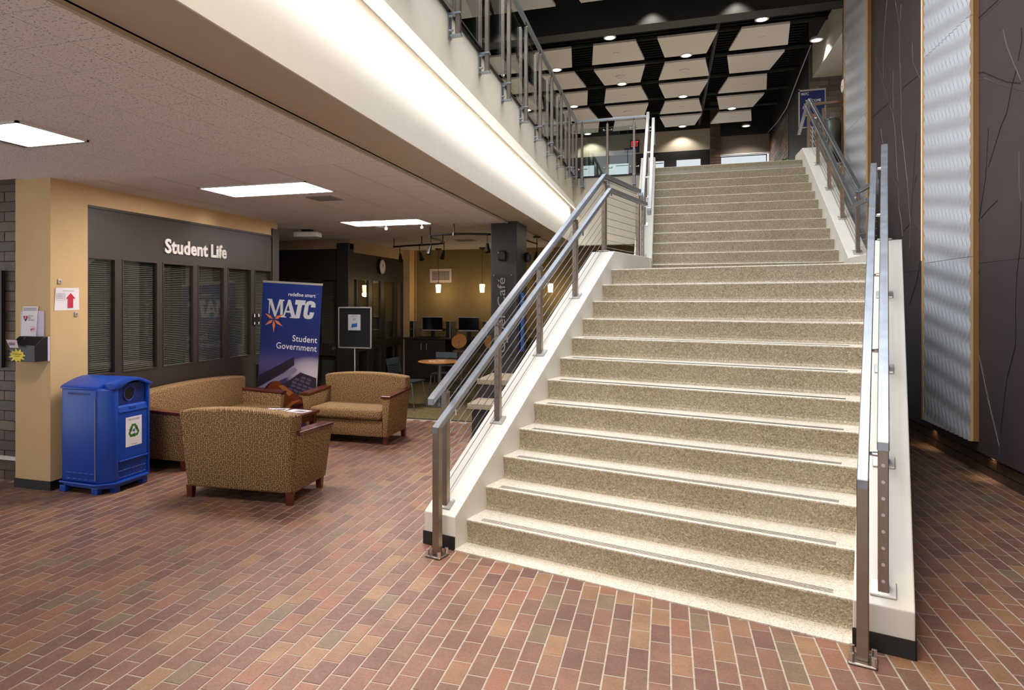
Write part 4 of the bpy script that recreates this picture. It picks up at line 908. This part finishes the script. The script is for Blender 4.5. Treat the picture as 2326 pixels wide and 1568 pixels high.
obj('opening_panel', box(.226, .238, -.125, .24, .76, .98), blue_bd, t)
obj('opening_rim', MB().tube([(.241, .03 + .066 * math.cos(2 * math.pi * i / 20), .885 + .066 * math.sin(2 * math.pi * i / 20)) for i in range(21)], .006, 6), blue_bin, t, smooth=True)
obj('opening', MB().tube([(.2365, .03, .885), (.2395, .03, .885)], .064, 24), black_p, t)
obj('front_door', box(.22, .262, -.122, .238, .285, .745), blue_bin, t, bevel=.006)
obj('door_ledge', MB().hexa([(.22, -.122, .735), (.270, -.122, .72), (.270, .238, .72), (.22, .238, .735)], [(.22, -.122, .795), (.255, -.122, .775), (.255, .238, .775), (.22, .238, .795)]), blue_bin, t, bevel=.005)
obj('latch', box(.262, .268, .01, .09, .742, .768), blue_bin, t, bevel=.003)
obj('door_bar', MB().tube([(.266, -.12, .276), (.266, .235, .276)], .010, 8), blue_bin, t, smooth=True)
obj('lower_panel', box(.22, .255, -.122, .238, .10, .27), blue_bin, t)
v = MB(); lp = MB()
for r in range(2):
    for k in range(7):
        y = -.112 + k * .049; z = .125 + r * .062; v.box(.2545, .2562, y, y + .036, z, z + .044); lp.box(.255, .262, y, y + .036, z - .004, z + .002)
    for k in range(5):
        x = -.18 + k * .066; z = .135 + r * .055; lp.box(x, x + .045, -.281, -.262, z - .003, z + .001)
obj('vent_slot', v, blue_bd, t); obj('vent_lip', lp, plain('pale_blue_edge', '#4a6fc0', .4), t)
obj('side_seam', box(.148, .152, -.283, -.268, .13, .87), plain('seam_grey', '#8d8fa8', .5), t); obj('side_handle', box(-.17, .09, -.272, -.262, .90, .915), blue_bd, t)
st = obj('sticker', box(.262, .2635, -.035, .165, .39, .665), paper, t)
M0 = face_px(.2637, .065, .53)
for k in range(3):
    a = math.radians(90 - 120 * k); R0 = Matrix.Rotation(-math.radians(120 * k), 4, 'Z')
    arrow = [(-.052, .020), (-.025, .066), (.020, .066), (.036, .040), (.048, .047), (.040, .012), (.006, .018), (.018, .027), (.006, .046), (-.008, .046), (-.024, .010)]
    obj('recycle_arrow', polys(arrow, M0 @ R0, .0005), green_i, st)
text('RECYCLE HERE', ink_g, st, face_px(.2637, .0, .632), (.135, .016))
obj('globe', MB().tube([(.2637, .065, .535), (.2645, .065, .535)], .014, 12), blue_i, st); obj('fine_print', box(.2637, .2641, .03, .10, .405, .409), ink_g, st)

# ------------------------------------------------------------------ column notices and suggestion box
XF = -5.41
ps = thing('arrow_notice', 'white paper notice with a red up arrow taped to the column', 'notice', (XF, 4.97, 1.77))
obj('sheet', MB().add([(.003, -.142, -.106), (.004, .138, -.104), (.004, .135, .108), (.010, -.130, .106)], [(0, 1, 2, 3)]).add([(.002, -.142, -.106), (.003, .138, -.104), (.003, .135, .108), (.009, -.130, .106)], [(3, 2, 1, 0)]), paper, ps)
obj('arrow', polys([(-.005, -.082), (.052, -.082), (.052, .005), (.080, .005), (.024, .058), (-.030, .005), (-.005, .005)], face_px(.0105, .01, 0)), red_i, ps)
bx = MB()
for a in ((-.125, -.03, .056, .0575), (-.125, -.03, -.012, -.0105)): bx.box(.0105, .011, a[0], a[1], a[2], a[3])
for a in (-.125, -.031): bx.box(.0105, .011, a, a + .0015, -.012, .057)
for k in range(4): bx.box(.0105, .011, -.118, -.038, .006 + k * .013, .009 + k * .013)
obj('printed_box', bx, ink_g, ps); text('ADDITIONAL RESTROOMS', ink_g, ps, face_px(.0105, -.06, .072), (.13, .011))
for y, z, w in ((4.885, 1.935, 'above'), (5.07, 1.625, 'below')):
    h = thing('wall_clip', 'small grey metal clip %s the red arrow notice' % w, 'clip', (XF, y, z)); obj('plate', box(0, .012, -.02, .02, -.022, .022), silver, h, bevel=.003); obj('screw', MB().tube([(.012, 0, 0), (.016, 0, 0)], .008, 8), gmetal, h)
ah = thing('leaflet_stack', 'white leaflets with a red heart logo pinned to the column', 'leaflets', (-5.61, 4.79, 1.42))
obj('back_sheet', box(-.155, .105, -.006, -.002, 0, .235), paper_p, ah); obj('back_sheet', box(-.02, .135, -.010, -.007, 0, .24), paper_p, ah)
fs_ = obj('front_sheet', MB().hexa([(-.135, -.022, 0), (.05, -.022, 0), (.05, -.019, 0), (-.135, -.019, 0)], [(-.118, -.013, .283), (.068, -.013, .283), (.068, -.010, .283), (-.118, -.010, .283)]), paper, ah)
FM = face_ny(0, -.0215, 0)
text('American\nHeart\nAssociation', ink, fs_, face_ny(-.045, -.0205, .150), (.075, .052))
hp = [(0, -.036)] + [(.026 * math.sin(a) ** 3 * 1.0, .024 * (math.cos(a) * .8 - math.cos(2 * a) * .3 - math.cos(3 * a) * .12)) for a in [k * .26 for k in range(1, 24)]]
obj('heart_logo', polys([(x, z) for x, z in hp], face_ny(-.078, -.0205, .178)), red_i, fs_); obj('heart_flame', polys([(-.003, -.02), (.004, .0), (.001, .03), (-.004, .005)], face_ny(-.076, -.0212, .176)), paper, fs_)
obj('print_line', MB().box(-.108, .052, -.0155, -.0145, .262, .268).box(-.108, .050, -.0165, -.0155, .246, .252), ink_g, fs_)
obj('small_logo', MB().box(.002, .030, -.0235, -.0225, .075, .080).box(.008, .030, -.0235, -.0225, .064, .069).tube([(-.006, -.0235, .066), (-.006, -.0225, .066)], .009, 10), red_i, fs_); obj('logo_frame', MB().box(-.018, .036, -.0235, -.0225, .048, .050).box(-.018, .036, -.0235, -.0225, .094, .096).box(.035, .037, -.0235, -.0225, .048, .096), red_i, fs_)
sb = thing('suggestion_box', 'black suggestion box with a yellow starburst card on the column', 'box', (-5.575, 4.79, 1.20))
obj('body', MB().prism([(0, 0), (0, .225), (-.06, .225), (-.15, .15), (-.15, 0)], 'x', -.145, .155), dk_plastic, sb, bevel=.004)
obj('back_plate', box(.155, .160, -.02, 0, -.0, .225), paper_p, sb); obj('lock', MB().tube([(-.05, -.075, .205), (-.05, -.082, .213)], .012, 10), chrome, sb)
bst = []
for k in range(22):
    a = 2 * math.pi * k / 22; r = (1.0 if k % 2 == 0 else .66) * (1 + .12 * math.sin(k * 2.3)); bst.append((r * .105 * math.cos(a), r * .065 * math.sin(a)))
sbst = obj('starburst', polys(bst, face_ny(-.055, -.152, .055), .001), yellow_i, sb)
text('We want to hear\nfrom you!', ink, sbst, face_ny(-.110, -.1545, .040), (.11, .036), align='CENTER')
lft = thing('leaflet', 'pale pink leaflet tucked in the black suggestion box', 'leaflet', (-5.66, 4.62, 1.33)); obj('sheet', MB().hexa([(.0, -.03, .0), (.10, -.03, 0), (.10, -.028, 0), (0, -.028, 0)], [(-.085, .0, .068), (.045, 0, .068), (.045, .002, .068), (-.085, .002, .068)]), plain('pink_paper', '#cdb6c0', .7), lft)
obj('print', MB().hexa([(-.02, -.022, .02), (.05, -.022, .02), (.05, -.021, .02), (-.02, -.021, .02)], [(-.04, -.012, .045), (.035, -.012, .045), (.035, -.011, .045), (-.04, -.011, .045)]), ink_g, lft)
sg = thing('wall_lettering', 'raised silver Student Life lettering on the dark office header', 'lettering', (XW, 6.284, 2.295))
text('Student', plain('letter_white', '#e6e2dc', .45), sg, face_px(.004, 0, 0), (.745, .168), ext=.014, off=.028, spacing=1.07, split=True); text('Life', plain('letter_white', '#e6e2dc', .45), sg, face_px(.004, .815, 0), (.305, .168), ext=.014, off=.028, spacing=1.07, split=True)
spot('sign_washer', (-4.85, 7.0, 2.86), (-.8, 0, -.55), 9, (1, .95, .88), 1.3, .8, .1)
ph = thing('door_plate', 'black switch plate with white marks on the office window post', 'switch', (XW, 8.02, 1.42)); obj('plate', box(.0, .02, -.02, .12, 0, .155), dk_plastic, ph, bevel=.004)
obj('mark', MB().box(.02, .022, -.01, .01, .11, .15).box(.02, .022, .09, .11, .11, .15).box(.02, .022, -.01, .01, .01, .04).box(.02, .022, .09, .11, .01, .04), paper, ph)

# ------------------------------------------------------------------ roll-up banner
bn = thing('rollup_banner', 'tall blue MATC Student Government roll-up banner behind the sofas', 'banner', (-4.885, 7.95, 0), rot=(0, math.radians(3.4), math.radians(2)))
BWD, BH = .885, 2.01; hw = BWD / 2
obj('cassette', box(-hw - .01, hw + .01, -.06, .06, 0, .07), silver, bn, bevel=.01); obj('pole', MB().tube([(0, .03, .05), (0, .03, BH)], .012, 8), silver, bn)
obj('top_bar', box(-hw - .003, hw + .003, -.014, .014, BH - .03, BH), silver, bn, bevel=.004)
def bannermat():
    m, nt, b = newmat('banner_print'); b.inputs['Roughness'].default_value = .38
    s = N(nt, 'ShaderNodeSeparateXYZ'); L(nt, oco(nt), s.inputs[0])
    base = ramp(nt, math_(nt, 'DIVIDE', s.outputs[2], 2.01), [(.30, '#3a2f4a'), (.44, '#55507e'), (.55, '#262e6e'), (.68, '#182a68'), (1, '#16307c')])
    dx = math_(nt, 'SUBTRACT', s.outputs[0], .36); dz = math_(nt, 'SUBTRACT', s.outputs[2], .80)
    gl = math_(nt, 'ADD', math_(nt, 'POWER', math_(nt, 'DIVIDE', dx, .42), 2), math_(nt, 'POWER', math_(nt, 'DIVIDE', dz, .24), 2))
    f = ramp(nt, gl, [(0, (1, 1, 1, 1)), (1, (0, 0, 0, 1))])
    L(nt, mix(nt, f, base, '#cfc4cf'), b.inputs['Base Color']); return m
face = obj('print', box(-hw, hw, -.004, .0, .06, BH - .03), bannermat(), bn)
PXM = 781.
def bl(px, py):                                         # measured print position -> banner plane
    left = 155 - (py - 48) * .052
    return ((px - left) / PXM - hw, BH - (py - 48) / PXM)
def bp(pts, mat, name, d=.0045): return obj(name, polys([bl(*p) for p in pts], face_ny(0, -d, 0), .0003), mat, face)
def bt(s, px0, py0, px1, py1, mat, **kw):
    x0, z0 = bl(px0, py1); x1, z1 = bl(px1, py0); text(s, mat, face, face_ny(x0, -.006, z0), (abs(px1 - px0) / PXM, abs(py1 - py0) / PXM), **kw)
bt('redefine smart', 455, 158, 770, 197, white_i, off=.01); bt('Student', 505, 603, 790, 668, white_i, off=.006, spacing=1.04, split=True); bt('Government', 315, 690, 785, 757, white_i, off=.006, spacing=1.04, split=True); bt('TM', 780, 158, 795, 165, white_i)
# serif M and A, bold slanted T and C
bp([(208, 240), (262, 240), (305, 372), (350, 240), (410, 240), (410, 250), (392, 256), (392, 412), (410, 418), (410, 426), (345, 426), (345, 418), (360, 412), (360, 285), (305, 426), (292, 426), (238, 285), (232, 395), (222, 395), (228, 256), (208, 250)], silver_i, 'logo_letter')
bp([(455, 236), (480, 236), (540, 412), (555, 418), (555, 426), (470, 426), (470, 418), (490, 412), (478, 372), (425, 372), (412, 412), (432, 418), (432, 426), (375, 426), (375, 418), (392, 412)], silver_i, 'logo_letter', .0049)
bp([(455, 290), (472, 352), (432, 352)], navy, 'logo_gap', .0054)
bp([(540, 233), (658, 233), (648, 282), (617, 282), (588, 415), (582, 424), (532, 424), (535, 415), (565, 282), (532, 282)], silver_i, 'logo_letter', .0052)
bp([(768, 300), (715, 300), (720, 275), (705, 272), (692, 282), (676, 375), (684, 385), (700, 382), (706, 352), (755, 352), (742, 398), (720, 420), (680, 426), (645, 418), (630, 395), (634, 350), (650, 275), (672, 245), (710, 233), (750, 240), (770, 262)], silver_i, 'logo_letter', .0056)
for k in range(7):
    if k == 0: continue
    a = math.radians(90 + 360 * k / 6 + 0); 
for ang, ln in ((150, 118), (30, 130), (-32, 125), (-90, 140), (212, 125)):
    a = math.radians(ang); ca, sa = math.cos(a), math.sin(a)
    q = [(10, 0), (52, 16), (ln, 0), (52, -16)]
    bp([(285 + ca * r - sa * w, 455 - (sa * r + ca * w)) for r, w in q], orange_i, 'star_ray', .006)
c_scr = plain('print_screen', '#2c2433', .4); c_lav = plain('print_lavender', '#8a7f9c', .4); c_key = plain('print_key', '#5c546b', .4); c_kb = plain('print_keyboard', '#2f2936', .4)
bp([(110, 1060), (525, 830), (528, 915), (430, 985), (100, 1180)], c_scr, 'laptop_lid', .0048); bp([(100, 1190), (530, 935), (565, 965), (520, 1010), (150, 1200), (95, 1240)], c_lav, 'laptop_hinge', .0052)
bp([(430, 1110), (600, 985), (785, 1030), (780, 1300), (430, 1300)], c_kb, 'keyboard', .005)
for r in range(7):
    for k in range(6):
        x0 = 470 + k * 62 - r * 8 + (r % 2) * 10; y0 = 1028 + r * 36 + k * 14 - 20
        x0 += (6 - r) * 14; q = [(x0, y0), (x0 + 50, y0 + 12), (x0 + 40, y0 + 36), (x0 - 10, y0 + 24)]
        if all(430 < x < 778 and 1000 < y < 1300 and y > 1110 - (x - 430) * .62 for x, y in q): bp(q, c_key, 'key', .0054)
c_g1 = plain('print_gavel', '#7a3a22', .35); c_g2 = plain('print_gavel_light', '#b06a3c', .35); c_g3 = plain('print_gavel_dark', '#3c1a18', .35)
def ell(cx, cy, rx, ry, rot, n=26): 
    c, s = math.cos(rot), math.sin(rot); return [(cx + rx * math.cos(2 * math.pi * k / n) * c - ry * math.sin(2 * math.pi * k / n) * s, cy + rx * math.cos(2 * math.pi * k / n) * s + ry * math.sin(2 * math.pi * k / n) * c) for k in range(n)]
bp([(580, 1220), (760, 1195), (778, 1215), (775, 1250), (610, 1262)], c_g1, 'gavel_handle', .0058); bp([(590, 1226), (750, 1202), (760, 1212), (600, 1240)], c_g2, 'gavel_shine', .0062)
bp(ell(250, 1240, 85, 150, .55), c_g3, 'gavel_end', .0058); bp(ell(285, 1230, 88, 145, .55), c_g1, 'gavel_ring', .0062)
bp([(235, 1300), (345, 1120), (440, 1150), (590, 1240), (560, 1290), (360, 1330), (240, 1330)], c_g1, 'gavel_head', .0066); bp([(345, 1150), (400, 1135), (520, 1205), (470, 1245)], c_g2, 'gavel_shine', .007)
bp([(360, 1340), (470, 1275), (600, 1255), (680, 1305), (560, 1420), (420, 1530), (365, 1530)], c_g1, 'gavel_block', .0072); bp([(420, 1460), (520, 1330), (640, 1300), (660, 1312), (540, 1400), (430, 1520)], c_g3, 'gavel_groove', .0076); bp([(400, 1400), (500, 1300), (590, 1270), (600, 1278), (510, 1330), (410, 1440)], c_g2, 'gavel_shine', .0078)

# ------------------------------------------------------------------ easel board
ez = thing('poster_stand', 'black poster board in a silver frame on a thin stand', 'sign stand', (-4.355, 9.0, 0))
fw, z0, z1 = .268, 1.054, 1.662
obj('frame', MB().box(-fw, -fw + .018, -.012, .012, z0, z1).box(fw - .018, fw, -.012, .012, z0, z1).box(-fw, fw, -.012, .012, z1 - .018, z1).box(-fw, fw, -.012, .012, z0, z0 + .018), silver, ez, bevel=.003)
obj('board', box(-fw + .015, fw - .015, -.004, .006, z0 + .015, z1 - .015), plain('felt_black', '#15181b', .85), ez)
obj('pole', MB().tube([(0, .0, .02), (0, 0, z0)], .011, 10), silver, ez); obj('base', MB().lathe([(.19, 0), (.19, .012), (.03, .03)], 20), silver, ez, smooth=True)
fl = obj('flyer', box(-.105, .095, -.0065, -.0045, z0 + .265, z0 + .497), plain('flyer_paper', '#c9d2d6', .7), ez)
obj('card_picture', polys([(-.05, 1.358), (.04, 1.372), (.044, 1.425), (-.046, 1.412)], face_ny(0, -.0072, 0), .0004), blue_i, fl)
pm = MB()
for k, (w, z) in enumerate(((.09, 1.535), (.11, 1.522), (.05, 1.49), (.05, 1.478), (.05, 1.466))): pm.box(-w / 2 - .005, w / 2 - .005, -.0072, -.0067, z, z + .004)
obj('print', pm, ink_g, fl)

# ------------------------------------------------------------------ cafe: counter, computers, stools, table, chairs
ct = thing('counter_cabinet', 'dark double door cabinet under the computers', 'cabinet', (-5.40, 13.6, 0)); dkw = plain('espresso_laminate', '#262019', .4, vary=.1)
obj('body', box(0, .93, .02, .68, .08, .925), dkw, ct); obj('plinth', box(.02, .91, .05, .6, 0, .08), black_b, ct)
for x0, x1, hx in ((.01, .455, .395), (.46, .92, .52)):
    d = obj('door', box(x0, x1, 0, .02, .09, .915), dkw, ct, bevel=.003); obj('handle', MB().tube([(hx, -.025, .70), (hx, -.025, .83)], .006, 8).tube([(hx, 0, .71), (hx, -.025, .71)], .005, 6).tube([(hx, 0, .82), (hx, -.025, .82)], .005, 6), silver, d)
tag(obj('worktop', box(-5.42, -.9, 13.56, 14.28, .925, .96), dkw, bevel=.005), 'long dark counter top along the olive wall', 'counter')
t = thing('counter_support', 'dark support panel under the right part of the long counter', 'panel', (-2.9, 13.7, 0)); obj('panel', box(-.02, .02, 0, .5, 0, .925), dkw, t); obj('foot', box(-.03, .03, -.01, .51, 0, .03), black_b, t)
for k, (x0, x1) in enumerate(((-5.075, -4.62), (-4.25, -3.80), (-2.02, -1.6))):
    m = thing('monitor', ['flat computer monitor at the left end of the counter', 'flat computer monitor behind the orange stool back', 'flat computer monitor seen through the stair cables'][k], 'monitor', ((x0 + x1) / 2, 13.88, .96), 0, 'cafe computers'); h = (x1 - x0) / 2
    obj('bezel', MB().box(-h, h, -.02, .02, .14, .165).box(-h, h, -.02, .02, .428, .445), silver, m, bevel=.003); obj('screen', box(-h + .004, h - .004, -.018, .02, .165, .43), scr, m); obj('stand', MB().box(-.04, .04, .0, .03, .01, .16).box(-.11, .11, -.07, .09, 0, .012), dk_plastic, m)
    kb = thing('keyboard', ['black keyboard before the left monitor', 'black keyboard before the second monitor', 'black keyboard behind the stair cables'][k], 'keyboard', ((x0 + x1) / 2 + .02, 13.66, .96), 0, 'cafe computers'); obj('body', box(-.21, .21, -.06, .06, 0, .018), dk_plastic, kb, bevel=.004); kk = MB()
    for r in range(4):
        for c in range(12): kk.box(-.2 + c * .033, -.172 + c * .033, -.05 + r * .026, -.03 + r * .026, .018, .022)
    o = obj('keys', kk, plain('key_grey', '#2c2d30', .5), kb); o['kind'] = 'stuff'
for k, x in enumerate((-5.35, -4.515, -3.70)):
    m = thing('computer_tower', ['slim grey computer tower at the left end of the counter', 'slim grey computer tower between the two monitors', 'slim grey computer tower half hidden by the handrail'][k], 'computer', (x, 13.8, .96), 0, 'cafe computers'); obj('case', box(0, .10, .02, .40, 0, .345), tower_s, m, bevel=.004); obj('front', box(0, .10, 0, .02, 0, .345), dk_plastic, m); obj('front_stripe', box(.085, .10, -.003, .0, 0, .345), silver, m); obj('badge', MB().tube([(.04, -.004, .17), (.04, 0, .17)], .012, 10), chrome, m)
ms = thing('computer_mouse', 'small computer mouse on the counter beside the left keyboard', 'mouse', (-4.565, 13.66, .96)); obj('body', MB().add(*sph((0, 0, .012), .03)), dk_plastic, ms, smooth='all'); obj('wheel', box(-.004, .004, -.03, -.01, .03, .044), silver, ms)
for k, x in enumerate((-3.955, -3.27)):
    m = thing('bar_stool', ['bar stool with a round orange backrest by the counter', 'second orange backed bar stool, half hidden by the handrail'][k], 'stool', (x, 13.08, 0), 0, 'cafe bar stools')
    obj('backrest', MB().lathe([(.155, -.008), (.16, 0), (.155, .008)], 28), wood_o, m, loc=(0, -.14, .94), rot=(math.radians(62), 0, 0), smooth=True)
    obj('back_hub', MB().lathe([(.055, -.022), (.06, -.006), (.04, 0)], 20), gmetal, m, loc=(0, -.13, .95), rot=(math.radians(62), 0, 0), smooth=True)
    obj('back_stem', MB().tube([(0, -.16, .945), (-.01, -.20, .86), (-.01, -.17, .76), (0, -.06, .70)], .012, 8), chrome, m, smooth=True)
    obj('seat', MB().lathe([(.15, .69), (.175, .70), (.175, .73), (.15, .745)], 24), plain('dark_red_seat', '#5a3029', .5), m, smooth=True); obj('pole', MB().tube([(0, 0, .03), (0, 0, .70)], .022, 10), gmetal, m, smooth=True); obj('base', MB().lathe([(.22, 0), (.22, .012), (.04, .04)], 24), gmetal, m, smooth=True)
    obj('footrest', MB().tube([(.14 * math.cos(a * .4488), .14 * math.sin(a * .4488), .28) for a in range(15)], .008, 6), chrome, m, smooth=True)
tb = thing('cafe_table', 'round wood topped cafe table on a grey pedestal', 'table', (-3.62, 10.71, 0)); obj('table_top', MB().lathe([(.345, .715), (.36, .722), (.36, .738), (.35, .742)], 36), wood_o, tb, smooth=True); obj('edge_band', MB().lathe([(.34, .70), (.362, .706), (.362, .728)], 36), dk_plastic, tb, smooth=True)
obj('pedestal', MB().tube([(0, 0, .03), (0, 0, .71)], .035, 14), gmetal, tb, smooth=True); obj('base', MB().lathe([(.27, .006), (.27, .02), (.05, .05)], 28), gmetal, tb, smooth=True)
for x, y, r, w in ((-3.73, 10.66, .3, 'left'), (-3.60, 10.80, -.2, 'right')):
    m = thing('card_stack', 'small white card lying on the %s of the round cafe table' % w, 'card', (x, y, .743), r); obj('card', box(-.055, .055, -.04, .04, 0, .004), paper, m); obj('print', box(-.03, .03, -.01, .01, .004, .0045), ink_g, m)
def chair(label, loc, rz):
    t = thing('cafe_chair', label, 'chair', loc, rz, 'cafe chairs')
    obj('seat', MB().hexa([(-.21, -.21, .435), (.21, -.21, .435), (.20, .20, .425), (-.20, .20, .425)], [(-.22, -.22, .46), (.22, -.22, .46), (.20, .20, .455), (-.20, .20, .455)]), teal, t, bevel=.012, smooth=True)
    n = 7
    for k in range(5):
        z = .56 + k * .028; obj('back_slat', MB().hexa([(-.19, .215 + (z - .46) * .18, z), (.19, .215 + (z - .46) * .18, z), (.19, .228 + (z - .46) * .18, z), (-.19, .228 + (z - .46) * .18, z)], [(-.19, .215 + (z - .44) * .18, z + .016), (.19, .215 + (z - .44) * .18, z + .016), (.19, .228 + (z - .44) * .18, z + .016), (-.19, .228 + (z - .44) * .18, z + .016)]), teal, t)
    obj('backrest', MB().hexa([(-.21, .255, .70), (.21, .255, .70), (.21, .27, .70), (-.21, .27, .70)], [(-.205, .275, .81), (.205, .275, .81), (.205, .29, .81), (-.205, .29, .81)]), teal, t, bevel=.005)
    for s in (-1, 1):
        obj('back_post', MB().tube([(s * .20, .19, .44), (s * .205, .24, .60), (s * .205, .285, .81)], .012, 8), dk_plastic, t, smooth=True)
        obj('leg', MB().tube([(s * .20, -.17, .44), (s * .23, -.235, 0)], .011, 8), gmetal, t, smooth=True); obj('leg', MB().tube([(s * .20, .16, .44), (s * .23, .27, 0)], .011, 8), gmetal, t, smooth=True)
    obj('seat_frame', MB().tube([(-.20, -.17, .43), (-.20, .16, .43), (.20, .16, .43), (.20, -.17, .43)], .010, 6), gmetal, t); return t
chair('dark teal slatted cafe chair beside the right arm of the far loveseat', (-4.02, 10.28, 0), math.radians(84))
chair('dark teal cafe chair behind the round table', (-3.80, 11.5, 0), math.radians(8))
vt = thing('wall_vent', 'white square grid air vent on the olive wall', 'vent', (-4.80, 14.3, 2.315)); lilac = plain('vent_white', '#cdbfc0', .5)
obj('frame', MB().box(-.255, .255, -.015, 0, -.155, -.10).box(-.255, .255, -.015, 0, .10, .155).box(-.255, -.20, -.015, 0, -.10, .10).box(.20, .255, -.015, 0, -.10, .10), lilac, vt, bevel=.003); obj('void', box(-.2, .2, -.003, -.001, -.1, .1), black_p, vt)
gm = MB()
for k in range(1, 16): gm.box(-.2 + k * .025 - .003, -.2 + k * .025 + .003, -.012, -.004, -.1, .1)
for k in range(1, 8): gm.box(-.2, .2, -.013, -.005, -.1 + k * .025 - .003, -.1 + k * .025 + .003)
obj('grille', gm, lilac, vt)
ck = thing('wall_clock', 'round white faced clock on the dark wall above the side windows', 'clock', (XC, 12.74, 2.452)); obj('rim', MB().lathe([(.155, 0), (.158, .04), (.142, .045)], 28), dk_plastic, ck, rot=(0, math.pi / 2, 0), smooth=True); obj('dial', MB().lathe([(.140, .0455), (.140, .047)], 28), paper, ck, rot=(0, math.pi / 2, 0))
tk = MB()
for k in range(12):
    a = math.pi * k / 6; tk.box(.047, .048, .118 * math.cos(a) - .006, .118 * math.cos(a) + .006, .118 * math.sin(a) - .006, .118 * math.sin(a) + .006)
obj('hour_mark', tk, ink, ck); obj('hand', MB().box(.048, .049, -.004, .004, -.01, .10).add([(.0495, -.01, .0), (.0495, .012, -.012), (.0495, .05, .055), (.0495, .044, .058)], [(0, 1, 2, 3)]), ink, ck)
# cafe sign on the dark column, speakers, blue board, terrazzo bench
cs = thing('cafe_sign', 'clear glass plate with vertical Cyber Cafe lettering on the dark column', 'sign', (-2.26, 9.6, 1.0))
obj('plate', box(-.155, .155, -.045, -.038, -.06, 1.146), glass_s, cs)
for x in (-.127, .127):
    for z in (-.03, 1.125): obj('standoff', MB().tube([(x, 0, z), (x, -.05, z)], .011, 10), chrome, cs, smooth=True)
MV = Matrix(((0, -1, 0, .075), (0, 0, -1, -.046), (1, 0, 0, .0), (0, 0, 0, 1)))
text('Cyber Café', plain('etched_grey', '#8d8b8a', .5), cs, MV, (1.09, .15), off=.0, split=True)
for lab, loc, d in (('round black speaker on the front of the dark column', (-2.267, 9.6, 2.41), 'y'), ('black speaker on the right side of the dark column', (-2.06, 10.21, 2.42), 'x')):
    s = thing('wall_speaker', lab, 'speaker', loc, 0 if d == 'y' else math.pi / 2, 'column speakers'); obj('body', MB().box(-.06, .06, -.09, -.0, -.075, .075), dk_plastic, s, bevel=.025, smooth=True); obj('grille', MB().tube([(0, -.088, 0), (0, -.098, 0)], .055, 18), black_p, s)
bb = thing('blue_board', 'narrow blue board with white tick marks hung beside the dark column', 'board', (-2.03, 9.90, 1.0)); obj('board', box(-.02, .0, -.09, .07, 0, .87), blue_i, bb, bevel=.004); tm = MB()
for k in range(9): tm.box(0, .0015, -.05, .03, .52 + k * .036, .526 + k * .036)
obj('tick_mark', tm, white_i, bb)
be = thing('terrazzo_bench', 'stepped terrazzo bench against the dark column', 'bench', (-2.1, 8.9, 0)); obj('seat', box(-.30, .32, -.70, -.14, .38, .45), terr, be, bevel=.006); obj('seat_base', box(-.26, .30, -.62, -.14, 0, .38), brown_dd, be); obj('back_block', box(-.30, .32, -.14, .66, 0, .63), brown_dd, be); obj('back_slab', box(-.32, .34, -.16, .68, .63, .70), terr, be, bevel=.006)
wp = tag(obj('wall_phone', box(-2.60, -2.57, 14.2, 14.3, 2.0, 2.6), lilac, bevel=.004), 'thin white strip fixture beside the dark column', 'fixture')
flush_texts()
